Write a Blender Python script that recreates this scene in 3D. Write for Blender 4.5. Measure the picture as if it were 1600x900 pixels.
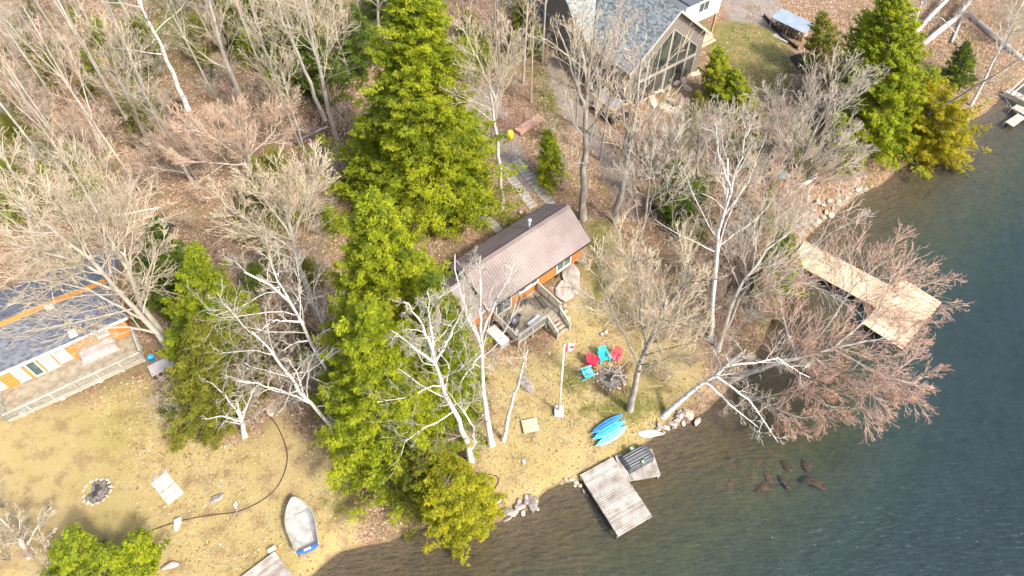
import bpy, math, random
import numpy as np
from mathutils import Vector, Matrix, noise as mnoise
R = math.radians
for o in list(bpy.data.objects): bpy.data.objects.remove(o)
scene = bpy.context.scene
COL = scene.collection
rng = np.random.default_rng(7)
random.seed(7)

# ------------------------------------------------------------------ camera, sky, sun, exposure
CAM_H = 45.0; PITCH = 53.0; FPX = 1067.0
cd = bpy.data.cameras.new('camera'); cam = bpy.data.objects.new('camera', cd); COL.objects.link(cam)
cam.location = (0, 0, CAM_H); cam.rotation_euler = (R(90-PITCH), 0, 0)
cd.lens = 24.0; cd.sensor_width = 36.0; cd.clip_start = 0.5; cd.clip_end = 3000
scene.camera = cam
SUN_EL, SUN_AZ = 46.0, 130.0          # azimuth clockwise from +Y (the way the camera looks)
w = bpy.data.worlds.new("World"); scene.world = w; w.use_nodes = True
nt = w.node_tree
bg = nt.nodes['Background']; bg.inputs['Strength'].default_value = 0.15
sky = nt.nodes.new('ShaderNodeTexSky'); sky.sky_type = 'NISHITA'; sky.sun_disc = False
sky.sun_elevation = R(SUN_EL); sky.sun_rotation = R(SUN_AZ); sky.dust_density = 4.0; sky.air_density = 1.0
nt.links.new(sky.outputs[0], bg.inputs[0])
sl = bpy.data.lights.new('sun', 'SUN'); sl.energy = 2.1; sl.angle = R(7.0); sl.color = (1, .93, .82)
so = bpy.data.objects.new('sun', sl); COL.objects.link(so)
_sd = Vector((math.sin(R(SUN_AZ))*math.cos(R(SUN_EL)), math.cos(R(SUN_AZ))*math.cos(R(SUN_EL)), math.sin(R(SUN_EL))))
so.rotation_euler = _sd.to_track_quat('Z', 'Y').to_euler()
vs = scene.view_settings; vs.view_transform = 'Standard'; vs.look = 'None'; vs.gamma = 1; vs.exposure = 1.43; vs.use_curve_mapping = False
scene.render.engine = 'CYCLES'
scene.cycles.transparent_max_bounces = 12

# ------------------------------------------------------------------ where a photo point stands in the world
_p = R(PITCH)
def ray(px, py):
    a = (px-800)/FPX; b = -(py-450)/FPX
    return np.array([a, math.cos(_p)+b*math.sin(_p), -math.sin(_p)+b*math.cos(_p)])
def P(px, py, z=0.0):
    d = ray(px, py); t = (z-CAM_H)/d[2]
    return np.array([d[0]*t, d[1]*t, z])

SHORE_PX = [(1600,128),(1565,150),(1540,176),(1515,188),(1490,215),(1445,240),(1418,256),(1398,268),(1375,290),(1345,300),(1322,322),
 (1292,342),(1268,362),(1246,392),(1238,430),(1222,465),(1205,500),(1188,540),(1165,575),(1140,605),(1105,640),(1075,662),(1045,668),(1022,682),
 (1006,694),(965,722),(925,745),(905,752),(878,755),(855,764),(840,778),(836,795),(805,800),(792,812),(765,818),(735,824),(700,826),(670,823),
 (645,828),(610,845),(570,852),(530,862),(505,882),(470,915)]
_s = [P(x, y, 0)[:2] for x, y in SHORE_PX]
_s = [np.array(q) for q in [(260,330),(160,200),(95,108),(70,80)]] + _s + [np.array(q) for q in [(-14,6),(-24,0),(-36,-12),(-70,-60),(-160,-260)]]
SH = np.array(_s)
LAND = np.vstack([SH, [(-900,-260),(-900,900),(260,900)]])
def seg_dist(X, Y, pts):
    d = np.full(X.shape, 1e9)
    for i in range(len(pts)-1):
        ax, ay = pts[i]; bx, by = pts[i+1]; dx, dy = bx-ax, by-ay
        t = np.clip(((X-ax)*dx+(Y-ay)*dy)/(dx*dx+dy*dy+1e-9), 0, 1)
        d = np.minimum(d, np.hypot(X-ax-t*dx, Y-ay-t*dy))
    return d
def inside(X, Y, poly):
    r = np.zeros(X.shape, bool); n = len(poly); j = n-1
    for i in range(n):
        xi, yi = poly[i]; xj, yj = poly[j]
        c = ((yi > Y) != (yj > Y))
        with np.errstate(divide='ignore', invalid='ignore'):
            r ^= c & (X < (xj-xi)*(Y-yi)/((yj-yi) if yj != yi else 1e-9)+xi)
        j = i
    return r
def sd_shore(X, Y):
    d = seg_dist(X, Y, SH); return np.where(inside(X, Y, LAND), d, -d)
def wob(X, Y, s, k=0):
    return (np.sin(X*s+1.3*k+1.7*np.sin(Y*s*.7+k))+np.sin(Y*s*1.1+2.1*k+1.3*np.sin(X*s*.9+2*k)))*.5
def hgt_d(d, X, Y):
    dl = np.maximum(d, 0); dw = np.maximum(-d, 0)
    land = .42*(1-np.exp(-dl/.7))+.06*np.minimum(dl, 60)+.02*np.maximum(dl-60, 0)
    land = land+wob(X, Y, .35, 1)*.14*np.clip(dl/6, 0, 1)+wob(X, Y, 1.3, 2)*.045*np.clip(dl/1.5, 0, 1)
    bed = -(.12*(1-np.exp(-dw/.5))+.10*dw); bed = np.maximum(bed, -3.6+wob(X, Y, .2, 3)*.4)+wob(X, Y, .9, 4)*.1*np.clip(dw/2, 0, 1)
    return np.where(d > 0, land, bed)
def H(x, y):
    X = np.atleast_1d(np.asarray(x, float)); Y = np.atleast_1d(np.asarray(y, float))
    h = hgt_d(sd_shore(X, Y), X, Y)
    return float(h[0]) if np.isscalar(x) else h
def G(px, py, dz=0.0):
    z = 1.0
    for _ in range(14):
        q = P(px, py, z); z = .5*z+.5*H(float(q[0]), float(q[1]))
    q = P(px, py, z); return np.array([q[0], q[1], H(float(q[0]), float(q[1]))+dz])
def GW(px, py, dz=0.0):
    q = G(px, py)
    if q[2] < 0: q = P(px, py, 0)
    q[2] += dz; return q

# ------------------------------------------------------------------ materials
def _n(nt, t, **kw):
    n = nt.nodes.new(t)
    for k, v in kw.items():
        if k in n.inputs.keys(): n.inputs[k].default_value = v
        else: setattr(n, k, v)
    return n
def ramp(nt, fac, stops):
    r = nt.nodes.new('ShaderNodeValToRGB'); e = r.color_ramp.elements
    while len(e) < len(stops): e.new(.5)
    for i, (p, c) in enumerate(stops):
        e[i].position = p; e[i].color = (c[0], c[1], c[2], 1)
    nt.links.new(fac, r.inputs[0]); return r.outputs[0]
MATS = {}
def mat(name, c1, c2=None, scale=4.0, rough=.8, bump=0.0, stretch=(1,1,1), detail=4, metal=0.0, trans=0.0, space='Object', c3=None, spec=.3, objvar=0.0, lo=.35, hi=.65, island=0.0):
    if name in MATS: return MATS[name]
    m = bpy.data.materials.new(name); m.use_nodes = True; nt = m.node_tree; b = nt.nodes['Principled BSDF']
    b.inputs['Roughness'].default_value = rough; b.inputs['Metallic'].default_value = metal
    b.inputs['Specular IOR Level'].default_value = spec
    if c2 is None: c2 = tuple(v*.8 for v in c1)
    tc = _n(nt, 'ShaderNodeTexCoord'); mp = _n(nt, 'ShaderNodeMapping'); mp.inputs['Scale'].default_value = stretch
    nt.links.new(tc.outputs[space], mp.inputs[0])
    nz = _n(nt, 'ShaderNodeTexNoise', Scale=scale, Detail=detail); nt.links.new(mp.outputs[0], nz.inputs['Vector'])
    st = [(lo, c1), (hi, c2)] if c3 is None else [(lo, c1), ((lo+hi)/2, c3), (hi, c2)]
    col = ramp(nt, nz.outputs[0], st)
    if objvar:
        oi = _n(nt, 'ShaderNodeObjectInfo'); hs = _n(nt, 'ShaderNodeHueSaturation')
        mr = _n(nt, 'ShaderNodeMapRange'); mr.inputs['To Min'].default_value = 1-objvar; mr.inputs['To Max'].default_value = 1+objvar
        nt.links.new(oi.outputs['Random'], mr.inputs[0]); nt.links.new(mr.outputs[0], hs.inputs['Value']); nt.links.new(col, hs.inputs['Color']); col = hs.outputs[0]
    if island:
        ge = _n(nt, 'ShaderNodeNewGeometry'); hs = _n(nt, 'ShaderNodeHueSaturation'); mr = _n(nt, 'ShaderNodeMapRange'); mr.inputs['To Min'].default_value = 1-island; mr.inputs['To Max'].default_value = 1+island
        nt.links.new(ge.outputs['Random Per Island'], mr.inputs[0]); nt.links.new(mr.outputs[0], hs.inputs['Value']); nt.links.new(col, hs.inputs['Color']); col = hs.outputs[0]
    nt.links.new(col, b.inputs['Base Color'])
    if bump:
        bp = _n(nt, 'ShaderNodeBump', Strength=bump, Distance=.03); nt.links.new(nz.outputs[0], bp.inputs['Height']); nt.links.new(bp.outputs[0], b.inputs['Normal'])
    MATS[name] = m; return m
def attr_mat(name, rough=.8, trans=0.0, spec=.2, attr='tint'):
    """colour carried per leaf (leaf colours; conifer sprays also carry painted interior shade), optional light passing through the leaf"""
    if name in MATS: return MATS[name]
    m = bpy.data.materials.new(name); m.use_nodes = True; nt = m.node_tree; b = nt.nodes['Principled BSDF']
    b.inputs['Roughness'].default_value = rough; b.inputs['Specular IOR Level'].default_value = spec
    a = _n(nt, 'ShaderNodeAttribute', attribute_name=attr); nt.links.new(a.outputs['Color'], b.inputs['Base Color'])
    if trans:
        t = _n(nt, 'ShaderNodeBsdfTranslucent'); nt.links.new(a.outputs['Color'], t.inputs[0])
        mx = _n(nt, 'ShaderNodeMixShader'); mx.inputs[0].default_value = trans
        nt.links.new(b.outputs[0], mx.inputs[1]); nt.links.new(t.outputs[0], mx.inputs[2]); nt.links.new(mx.outputs[0], nt.nodes['Material Output'].inputs[0])
    MATS[name] = m; return m

# ------------------------------------------------------------------ object helpers
def setp(o, label=None, cat=None, group=None, kind=None):
    if label: o['label'] = label
    if cat: o['category'] = cat
    if group: o['group'] = group
    if kind: o['kind'] = kind
    return o
def thing(name, label, cat, loc=(0,0,0), rz=0.0, group=None):
    o = bpy.data.objects.new(name, None); COL.objects.link(o); o.location = tuple(float(v) for v in loc); o.rotation_euler = (0, 0, rz)
    o.empty_display_size = .2
    return setp(o, label, cat, group)
def mesh_np(name, V, F, m, parent=None, tint=None, smooth=False, F2=None):
    """V (n,3), F (k,3|4) (+F2 of another arity) -> one mesh object; tint is per face colour"""
    me = bpy.data.meshes.new(name); V = np.asarray(V, np.float32)
    me.vertices.add(len(V)); me.vertices.foreach_set('co', V.ravel())
    fs = [np.asarray(F, np.int32)] + ([np.asarray(F2, np.int32)] if F2 is not None and len(F2) else [])
    idx = np.concatenate([f.ravel() for f in fs]); sz = np.concatenate([np.full(len(f), f.shape[1], np.int32) for f in fs])
    me.loops.add(len(idx)); me.loops.foreach_set('vertex_index', idx)
    st = np.concatenate([[0], np.cumsum(sz)[:-1]]).astype(np.int32)
    me.polygons.add(len(sz)); me.polygons.foreach_set('loop_start', st); me.polygons.foreach_set('loop_total', sz)
    if smooth: me.polygons.foreach_set('use_smooth', np.ones(len(sz), bool))
    me.update(calc_edges=True)
    if tint is not None:
        at = me.color_attributes.new('tint', 'FLOAT_COLOR', 'POINT')
        at.data.foreach_set('color', np.hstack([tint, np.ones((len(tint), 1))]).astype(np.float32).ravel())
    me.materials.append(m)
    o = bpy.data.objects.new(name, me); COL.objects.link(o); o.parent = parent
    return o
class MB:
    """collects boxes, bars and tubes and links them as ONE mesh"""
    def __init__(s): s.v = []; s.f = []
    def add(s, vs, fs):
        k = len(s.v); s.v += [tuple(float(c) for c in v) for v in vs]; s.f += [tuple(i+k for i in f) for f in fs]; return s
    def box(s, x0, x1, y0, y1, z0, z1):
        return s.add([(x0,y0,z0),(x1,y0,z0),(x1,y1,z0),(x0,y1,z0),(x0,y0,z1),(x1,y0,z1),(x1,y1,z1),(x0,y1,z1)],
                     [(0,3,2,1),(4,5,6,7),(0,1,5,4),(1,2,6,5),(2,3,7,6),(3,0,4,7)])
    def bar(s, a, b, w, h=None, up=(0,0,1)):
        h = h or w; a = Vector(a); b = Vector(b); t = (b-a).normalized(); u = Vector(up)
        if abs(t.dot(u)) > .98: u = Vector((1,0,0))
        sx = t.cross(u).normalized()*(w/2); sy = sx.cross(t).normalized()*(h/2)
        vs = [a-sx-sy, a+sx-sy, a+sx+sy, a-sx+sy, b-sx-sy, b+sx-sy, b+sx+sy, b-sx+sy]
        return s.add(vs, [(0,3,2,1),(4,5,6,7),(0,1,5,4),(1,2,6,5),(2,3,7,6),(3,0,4,7)])
    def tube(s, pts, r, n=8, cap=True):
        pts = [Vector(p) for p in pts]; rs = r if hasattr(r, '__len__') else [r]*len(pts); k = len(s.v); vs = []; fs = []
        ref = Vector((.31,.17,.93))
        for i, p in enumerate(pts):
            t = (pts[min(i+1, len(pts)-1)]-pts[max(i-1, 0)]).normalized()
            if abs(t.dot(ref)) > .98: ref = Vector((1,.1,0)).normalized()
            a = t.cross(ref).normalized(); b = t.cross(a)
            for j in range(n):
                q = 2*math.pi*j/n; vs.append(p+(a*math.cos(q)+b*math.sin(q))*rs[i])
        for i in range(len(pts)-1):
            for j in range(n):
                fs.append((i*n+j, i*n+(j+1) % n, (i+1)*n+(j+1) % n, (i+1)*n+j))
        if cap: fs.append(tuple(range(n-1, -1, -1))); fs.append(tuple((len(pts)-1)*n+j for j in range(n)))
        return s.add(vs, fs)
    def prism(s, poly, z0, z1):
        n = len(poly)
        return s.add([(p[0],p[1],z0) for p in poly]+[(p[0],p[1],z1) for p in poly],
                     [tuple(range(n-1,-1,-1)), tuple(range(n,2*n))]+[(i,(i+1)%n,n+(i+1)%n,n+i) for i in range(n)])
    def build(s, name, m, parent=None, smooth=False, bevel=0.0):
        me = bpy.data.meshes.new(name); me.from_pydata(s.v, [], s.f); me.update()
        me.materials.append(m)
        if smooth:
            for p in me.polygons: p.use_smooth = True
        o = bpy.data.objects.new(name, me); COL.objects.link(o); o.parent = parent
        if bevel:
            b = o.modifiers.new('bevel', 'BEVEL'); b.width = bevel; b.segments = 2; b.limit_method = 'ANGLE'
        return o
def copy_tree(o, parent=None):
    c = o.copy(); COL.objects.link(c)
    c.parent = parent
    for ch in list(o.children): copy_tree(ch, c)
    return c

# ------------------------------------------------------------------ ground: one sheet, dry land and lake bed together
def axis(a, b, step, far):
    core = list(np.arange(a, b+1e-6, step)); out = []; s = step; x = b
    while x < far: s *= 1.35; x += s; out.append(x)
    lo = []; s = step; x = a
    while x > -far: s *= 1.35; x -= s; lo.append(x)
    return np.array(lo[::-1]+core+out)
XS = axis(-78, 78, .4, 900); YS = axis(2, 100, .4, 900)
GX, GY = np.meshgrid(XS, YS)
SD = sd_shore(GX, GY); GZ = hgt_d(SD, GX, GY)
def mask(polys, fall=1.5):
    r = np.zeros(GX.shape)
    for pl in polys:
        w_ = np.array([P(x, y, 1.2)[:2] for x, y in pl]); c = np.vstack([w_, w_[:1]])
        d = seg_dist(GX, GY, c); d = np.where(inside(GX, GY, w_), d, -d)
        r = np.maximum(r, np.clip(.5+d/(2*fall), 0, 1))
    return r
LAWN = [[(-150,560),(0,650),(110,640),(230,592),(262,640),(310,668),(345,690),(400,680),(440,640),(500,700),(552,745),(560,800),(560,870),(470,905),(300,1000),(-200,1000)]]
YARD = [[(760,560),(860,540),(905,440),(925,355),(960,350),(1000,430),(1050,470),(1100,540),(1110,600),(1050,650),(1000,690),(905,752),(838,780),(790,800),(745,760),(735,690),(770,640)]]
GRASS2 = [[(1085,55),(1150,38),(1205,52),(1242,88),(1245,135),(1190,150),(1120,120)]]
GRAVEL = [[(1095,-40),(1210,-40),(1215,10),(1245,60),(1225,66),(1190,48),(1140,42),(1120,0)],
          [(835,30),(862,40),(880,120),(905,165),(950,230),(985,290),(1000,335),(985,345),(955,300),(925,240),(880,190),(855,130)],
          [(725,150),(775,150),(800,210),(845,300),(815,325),(790,280),(770,250),(735,250)]]
MOSS = [[(0,200),(150,230),(170,330),(60,350),(0,330)],[(240,0),(340,0),(360,110),(260,120)],[(200,150),(250,150),(250,230),(200,230)],[(820,100),(870,130),(880,230),(840,200)],[(560,0),(610,0),(600,60),(560,80)],[(700,60),(780,60),(770,130),(710,130)],[(190,60),(260,60),(270,140),(230,230),(190,210)],[(0,90),(40,90),(60,230),(150,330),(90,360),(0,270)],[(340,0),(500,0),(580,40),(560,160),(470,110),(380,90)],
        [(900,350),(965,340),(975,400),(930,420)],[(935,410),(960,440),(930,500),(905,470)],[(1040,270),(1110,270),(1110,370),(1050,360)],[(780,345),(835,330),(820,352),(790,362)],
        [(1180,400),(1240,400),(1245,470),(1190,490)],[(500,780),(600,740),(560,800),(520,800)],[(880,640),(960,600),(1040,600),(1060,640),(960,660)],[(865,560),(930,590),(900,640)]]
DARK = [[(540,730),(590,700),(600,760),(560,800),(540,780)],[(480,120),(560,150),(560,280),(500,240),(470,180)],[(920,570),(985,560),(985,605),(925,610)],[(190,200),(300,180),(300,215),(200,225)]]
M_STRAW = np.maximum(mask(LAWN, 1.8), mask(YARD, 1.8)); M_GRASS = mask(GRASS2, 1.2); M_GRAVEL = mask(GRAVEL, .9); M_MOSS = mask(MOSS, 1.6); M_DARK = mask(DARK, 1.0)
def build_ground():
    ny, nx = GX.shape
    V = np.stack([GX, GY, GZ], -1).reshape(-1, 3)
    i = np.arange(ny*nx).reshape(ny, nx)
    F = np.stack([i[:-1,:-1], i[:-1,1:], i[1:,1:], i[1:,:-1]], -1).reshape(-1, 4)
    m = bpy.data.materials.new('ground'); m.use_nodes = True; nt = m.node_tree; b = nt.nodes['Principled BSDF']; b.inputs['Roughness'].default_value = .95; b.inputs['Specular IOR Level'].default_value = .1
    o = mesh_np('ground', V, F, m, smooth=True)
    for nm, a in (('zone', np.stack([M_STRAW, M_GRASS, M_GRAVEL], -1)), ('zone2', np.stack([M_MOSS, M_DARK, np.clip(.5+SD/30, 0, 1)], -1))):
        at = o.data.color_attributes.new(nm, 'FLOAT_COLOR', 'POINT')
        at.data.foreach_set('color', np.concatenate([a, np.ones(a.shape[:2]+(1,))], -1).astype(np.float32).ravel())
    L = nt.links.new
    tc = _n(nt, 'ShaderNodeTexCoord'); co = tc.outputs['Object']
    def nz(s, d=5, r=.6):
        n = _n(nt, 'ShaderNodeTexNoise', Scale=s, Detail=d, Roughness=r); L(co, n.inputs['Vector']); return n.outputs[0]
    def vor(s):
        n = _n(nt, 'ShaderNodeTexVoronoi', Scale=s); L(co, n.inputs['Vector']); sp = _n(nt, 'ShaderNodeSeparateColor'); L(n.outputs['Color'], sp.inputs[0]); return sp.outputs[0]
    def mix(f, a, b_, t='MIX'):
        n = _n(nt, 'ShaderNodeMix', data_type='RGBA', blend_type=t)
        if hasattr(f, 'links'): L(f, n.inputs[0])
        else: n.inputs[0].default_value = f
        for s, v in ((6, a), (7, b_)):
            if hasattr(v, 'links'): L(v, n.inputs[s])
            else: n.inputs[s].default_value = (*v, 1)
        return n.outputs[2]
    def mth(op, a, b_=0.0, c=None):
        n = _n(nt, 'ShaderNodeMath', operation=op)
        for s, v in ((0, a), (1, b_)) + (((2, c),) if c is not None else ()):
            if hasattr(v, 'links'): L(v, n.inputs[s])
            else: n.inputs[s].default_value = v
        return n.outputs[0]
    def soft(mk, n, k=.8, lo=.35, hi=.65):       # mask edge broken up by noise
        v = mth('ADD', mk, mth('MULTIPLY', mth('SUBTRACT', n, .5), k)); mr = _n(nt, 'ShaderNodeMapRange'); mr.clamp = True
        L(v, mr.inputs[0]); mr.inputs[1].default_value = lo; mr.inputs[2].default_value = hi; return mr.outputs[0]
    z1 = _n(nt, 'ShaderNodeAttribute', attribute_name='zone'); s1 = _n(nt, 'ShaderNodeSeparateColor'); L(z1.outputs['Color'], s1.inputs[0])
    z2 = _n(nt, 'ShaderNodeAttribute', attribute_name='zone2'); s2 = _n(nt, 'ShaderNodeSeparateColor'); L(z2.outputs['Color'], s2.inputs[0])
    n_big, n_mid, n_fine, vf = nz(.16, 4), nz(.9, 5), nz(7, 6, .75), vor(9)
    litter = ramp(nt, vf, [(0, (.10,.055,.03)), (.3, (.21,.125,.075)), (.65, (.29,.195,.125)), (1, (.40,.30,.22))])
    litter = mix(soft(n_big, n_mid, 1.6, .45, .75), litter, ramp(nt, n_fine, [(.3, (.06,.04,.025)), (.7, (.20,.13,.08))])); litter = mix(mth('MULTIPLY', n_mid, .55), litter, ramp(nt, n_fine, [(.3, (.09,.06,.035)), (.7, (.30,.205,.13))]))
    litter = mix(soft(n_big, n_mid, .6, .52, .75), litter, mix(vf, (.13,.11,.04), (.25,.20,.09)))
    straw = mix(n_fine, (.22,.17,.075), (.45,.36,.17)); straw = mix(soft(n_mid, n_fine, .8, .5, .66), straw, mix(n_fine, (.15,.095,.05), (.30,.21,.12))); straw = mix(soft(n_big, n_fine, .8, .5, .9), straw, (.22,.19,.05))
    col = mix(soft(s1.outputs[0], n_mid, 1.0), litter, straw)
    moss = mix(n_fine, (.05,.06,.012), (.14,.14,.03)); col = mix(mth('MULTIPLY', soft(s2.outputs[0], n_mid, 1.3, .4, .8), .8), col, moss)
    grass = mix(n_fine, (.07,.08,.02), (.19,.18,.06)); grass = mix(soft(n_mid, vf, .4, .45, .7), grass, (.25,.18,.08)); col = mix(soft(s1.outputs[1], n_mid, .5), col, grass)
    grav = mix(n_fine, (.13,.125,.12), (.28,.27,.255)); grav = mix(soft(n_mid, vf, .5, .52, .72), grav, litter); col = mix(mth('MULTIPLY', soft(s1.outputs[2], n_mid, .8), .85), col, grav)
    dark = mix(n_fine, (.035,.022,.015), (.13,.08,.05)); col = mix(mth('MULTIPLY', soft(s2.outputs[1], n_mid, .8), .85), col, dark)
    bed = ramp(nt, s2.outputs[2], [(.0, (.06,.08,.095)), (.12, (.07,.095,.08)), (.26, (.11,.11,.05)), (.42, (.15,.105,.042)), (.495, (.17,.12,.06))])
    rub = ramp(nt, vor(1.6), [(0, (.35,.35,.35)), (.5, (.8,.8,.8)), (1, (1.25,1.15,1.0))]); bed = mix(.22, bed, rub, 'MULTIPLY')
    bed = mix(soft(n_mid, n_fine, .5, .52, .7), bed, mix(.3, bed, (.02,.018,.02)))
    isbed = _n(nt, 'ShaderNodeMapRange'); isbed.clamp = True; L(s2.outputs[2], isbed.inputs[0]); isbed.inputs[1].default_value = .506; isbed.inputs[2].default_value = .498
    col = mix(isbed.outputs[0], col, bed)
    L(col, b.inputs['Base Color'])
    bp = _n(nt, 'ShaderNodeBump', Strength=.7, Distance=.08); L(mth('ADD', n_fine, mth('MULTIPLY', vf, .5)), bp.inputs['Height']); L(bp.outputs[0], b.inputs['Normal'])
    setp(o, 'leaf strewn ground, straw coloured lawns and the lake bed', 'ground', kind='structure')
build_ground()

# ------------------------------------------------------------------ lake water: a body of tinted water, its surface rippled
def build_water():
    m = bpy.data.materials.new('water'); m.use_nodes = True; nt = m.node_tree; nt.nodes.remove(nt.nodes['Principled BSDF']); L = nt.links.new
    out = nt.nodes['Material Output']
    tr = _n(nt, 'ShaderNodeBsdfTransparent'); gl = _n(nt, 'ShaderNodeBsdfGlossy', Roughness=.05); fr = _n(nt, 'ShaderNodeFresnel', IOR=1.33); mx = _n(nt, 'ShaderNodeMixShader')
    tc = _n(nt, 'ShaderNodeTexCoord'); mp = _n(nt, 'ShaderNodeMapping'); mp.inputs['Rotation'].default_value = (0,0,R(-12)); mp.inputs['Scale'].default_value = (.55, 1.5, 1)
    L(tc.outputs['Object'], mp.inputs[0])
    n1 = _n(nt, 'ShaderNodeTexNoise', Scale=2.6, Detail=3, Roughness=.55, Distortion=.25); L(mp.outputs[0], n1.inputs['Vector'])
    bp = _n(nt, 'ShaderNodeBump', Strength=1.0, Distance=.078); L(n1.outputs[0], bp.inputs['Height'])
    L(bp.outputs[0], gl.inputs['Normal']); L(bp.outputs[0], fr.inputs['Normal'])
    df = _n(nt, 'ShaderNodeBsdfDiffuse'); df.inputs[0].default_value = (.045,.075,.10,1); L(bp.outputs[0], df.inputs['Normal']); m2 = _n(nt, 'ShaderNodeMixShader'); m2.inputs[0].default_value = .13; L(tr.outputs[0], m2.inputs[1]); L(df.outputs[0], m2.inputs[2])
    L(fr.outputs[0], mx.inputs[0]); L(m2.outputs[0], mx.inputs[1]); L(gl.outputs[0], mx.inputs[2]); L(mx.outputs[0], out.inputs['Surface'])
    va = _n(nt, 'ShaderNodeVolumeAbsorption', Density=.5); va.inputs['Color'].default_value = (.60,.73,.67,1); L(va.outputs[0], out.inputs['Volume'])
    g = MB(); g.box(-890, 890, -890, 890, -9, 0)
    o = g.build('lake_water', m); setp(o, 'dark green rippled lake water', 'water', kind='structure')
build_water()

# ------------------------------------------------------------------ frames for buildings
class Frame:
    def __init__(s, a, b):
        s.o = np.array(a[:2]); d = np.array(b[:2])-s.o; s.L = float(np.hypot(*d)); s.u = d/s.L; s.v = np.array([-s.u[1], s.u[0]]); s.rz = math.atan2(s.u[1], s.u[0])
    def loc(s, p): q = np.array(p[:2])-s.o; return float(q@s.u), float(q@s.v)
    def w(s, x, y): return s.o+s.u*x+s.v*y
    def onz(s, px, py, z): return s.loc(P(px, py, z))
    def ony(s, px, py, y):                    # photo ray meets the vertical plane local y
        d = ray(px, py); o3 = np.array([0., 0.]); t = (y-(o3-s.o)@s.v)/(d[:2]@s.v); q = d[:2]*t
        return float((q-s.o)@s.u), float(CAM_H+d[2]*t)
M_CEDAR = mat('cedar_siding', (.45,.17,.04), (.32,.11,.025), 3, .6, stretch=(.4,.4,9), bump=.3)
M_CEDAR2 = mat('orange_siding', (.55,.26,.07), (.42,.17,.04), 2, .6, stretch=(.4,.4,9), bump=.2)
M_WHITE = mat('white_paint', (.62,.62,.60), (.54,.54,.52), 3, .5)
M_GLASS = mat('window_glass', (.05,.08,.08), (.10,.14,.13), 1.2, .06, spec=.8)
M_BLIND = mat('window_blind', (.30,.33,.33), (.42,.45,.44), 2, .3)
M_DECKW = mat('weathered_deck', (.24,.20,.14), (.36,.315,.235), 2.5, .8, stretch=(1,1,1), bump=.2, c3=(.30,.26,.19), island=.18)
M_GREYW = mat('grey_dock_boards', (.24,.21,.18), (.40,.365,.32), 1.6, .85, bump=.3, c3=(.33,.30,.265), detail=8, island=.22)
M_NEWW = mat('fresh_pine_boards', (.44,.33,.20), (.58,.46,.31), 1.2, .75, bump=.2, c3=(.52,.40,.26), detail=6, island=.26)
M_RAIL = mat('rail_grey_wood', (.30,.29,.24), (.42,.40,.35), 2, .8)
M_BROWNROOF = mat('brown_metal_roof', (.195,.152,.14), (.245,.195,.18), .8, .55, detail=8, spec=.4)
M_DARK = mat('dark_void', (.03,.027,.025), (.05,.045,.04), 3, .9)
M_STONE = mat('granite', (.22,.20,.18), (.42,.39,.36), 3, .9, bump=.8, c3=(.31,.265,.23), detail=8, objvar=.25)
M_TAN_STONE = mat('tan_boulder', (.34,.285,.22), (.50,.43,.34), 3, .9, bump=.7, objvar=.15, detail=8)
M_RUST_STONE = mat('rusty_stone', (.07,.042,.02), (.20,.105,.045), 2, .9, bump=.6, objvar=.35, detail=8)
M_WHITE_STONE = mat('pale_stone', (.46,.44,.41), (.62,.60,.57), 3, .8, bump=.6, detail=8)
M_BLACKMETAL = mat('black_metal', (.03,.03,.03), (.06,.06,.06), 5, .5)
M_POSTW = mat('brown_post_wood', (.30,.19,.10), (.42,.28,.16), 3, .8)
def shingle_mat(name, c1, c2, c3):
    m = bpy.data.materials.new(name); m.use_nodes = True; nt = m.node_tree; b = nt.nodes['Principled BSDF']; b.inputs['Roughness'].default_value = .85
    at = _n(nt, 'ShaderNodeUVMap'); br = _n(nt, 'ShaderNodeTexBrick', Scale=1.0)
    br.inputs['Brick Width'].default_value = .33; br.inputs['Row Height'].default_value = .15; br.inputs['Mortar Size'].default_value = .006
    br.inputs['Color1'].default_value = (0,0,0,1); br.inputs['Color2'].default_value = (1,1,1,1); br.inputs['Mortar'].default_value = (.2,.2,.2,1)
    tc = _n(nt, 'ShaderNodeTexCoord'); nt.links.new(tc.outputs['UV'], br.inputs['Vector'])
    nz = _n(nt, 'ShaderNodeTexNoise', Scale=3.0, Detail=8.0); nt.links.new(tc.outputs['UV'], nz.inputs['Vector'])
    ad = _n(nt, 'ShaderNodeMath', operation='MULTIPLY_ADD'); nt.links.new(br.outputs[0], ad.inputs[0]); ad.inputs[1].default_value = .55; nt.links.new(nz.outputs[0], ad.inputs[2])
    nt.links.new(ramp(nt, ad.outputs[0], [(.35, c1), (.65, c2), (.95, c3)]), b.inputs['Base Color'])
    bp = _n(nt, 'ShaderNodeBump', Strength=.5, Distance=.02); nt.links.new(ad.outputs[0], bp.inputs['Height']); nt.links.new(bp.outputs[0], b.inputs['Normal'])
    return m
M_SHINGLE = shingle_mat('blue_grey_shingles', (.06,.07,.073), (.12,.14,.146), (.22,.25,.255))
M_SHINGLE2 = shingle_mat('slate_blue_shingles', (.05,.055,.063), (.085,.095,.11), (.14,.15,.17))
def uv_planar(o):
    """shingle courses run along each slope: u along the eave, v up the slope"""
    me = o.data; uv = me.uv_layers.new(name='uv')
    for p in me.polygons:
        n = p.normal; h = Vector((-n.y, n.x, 0)); h = h.normalized() if h.length > 1e-3 else Vector((1,0,0)); v = n.cross(h)
        for li in p.loop_indices:
            c = me.vertices[me.loops[li].vertex_index].co; uv.data[li].uv = (c.dot(h), c.dot(v))
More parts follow.
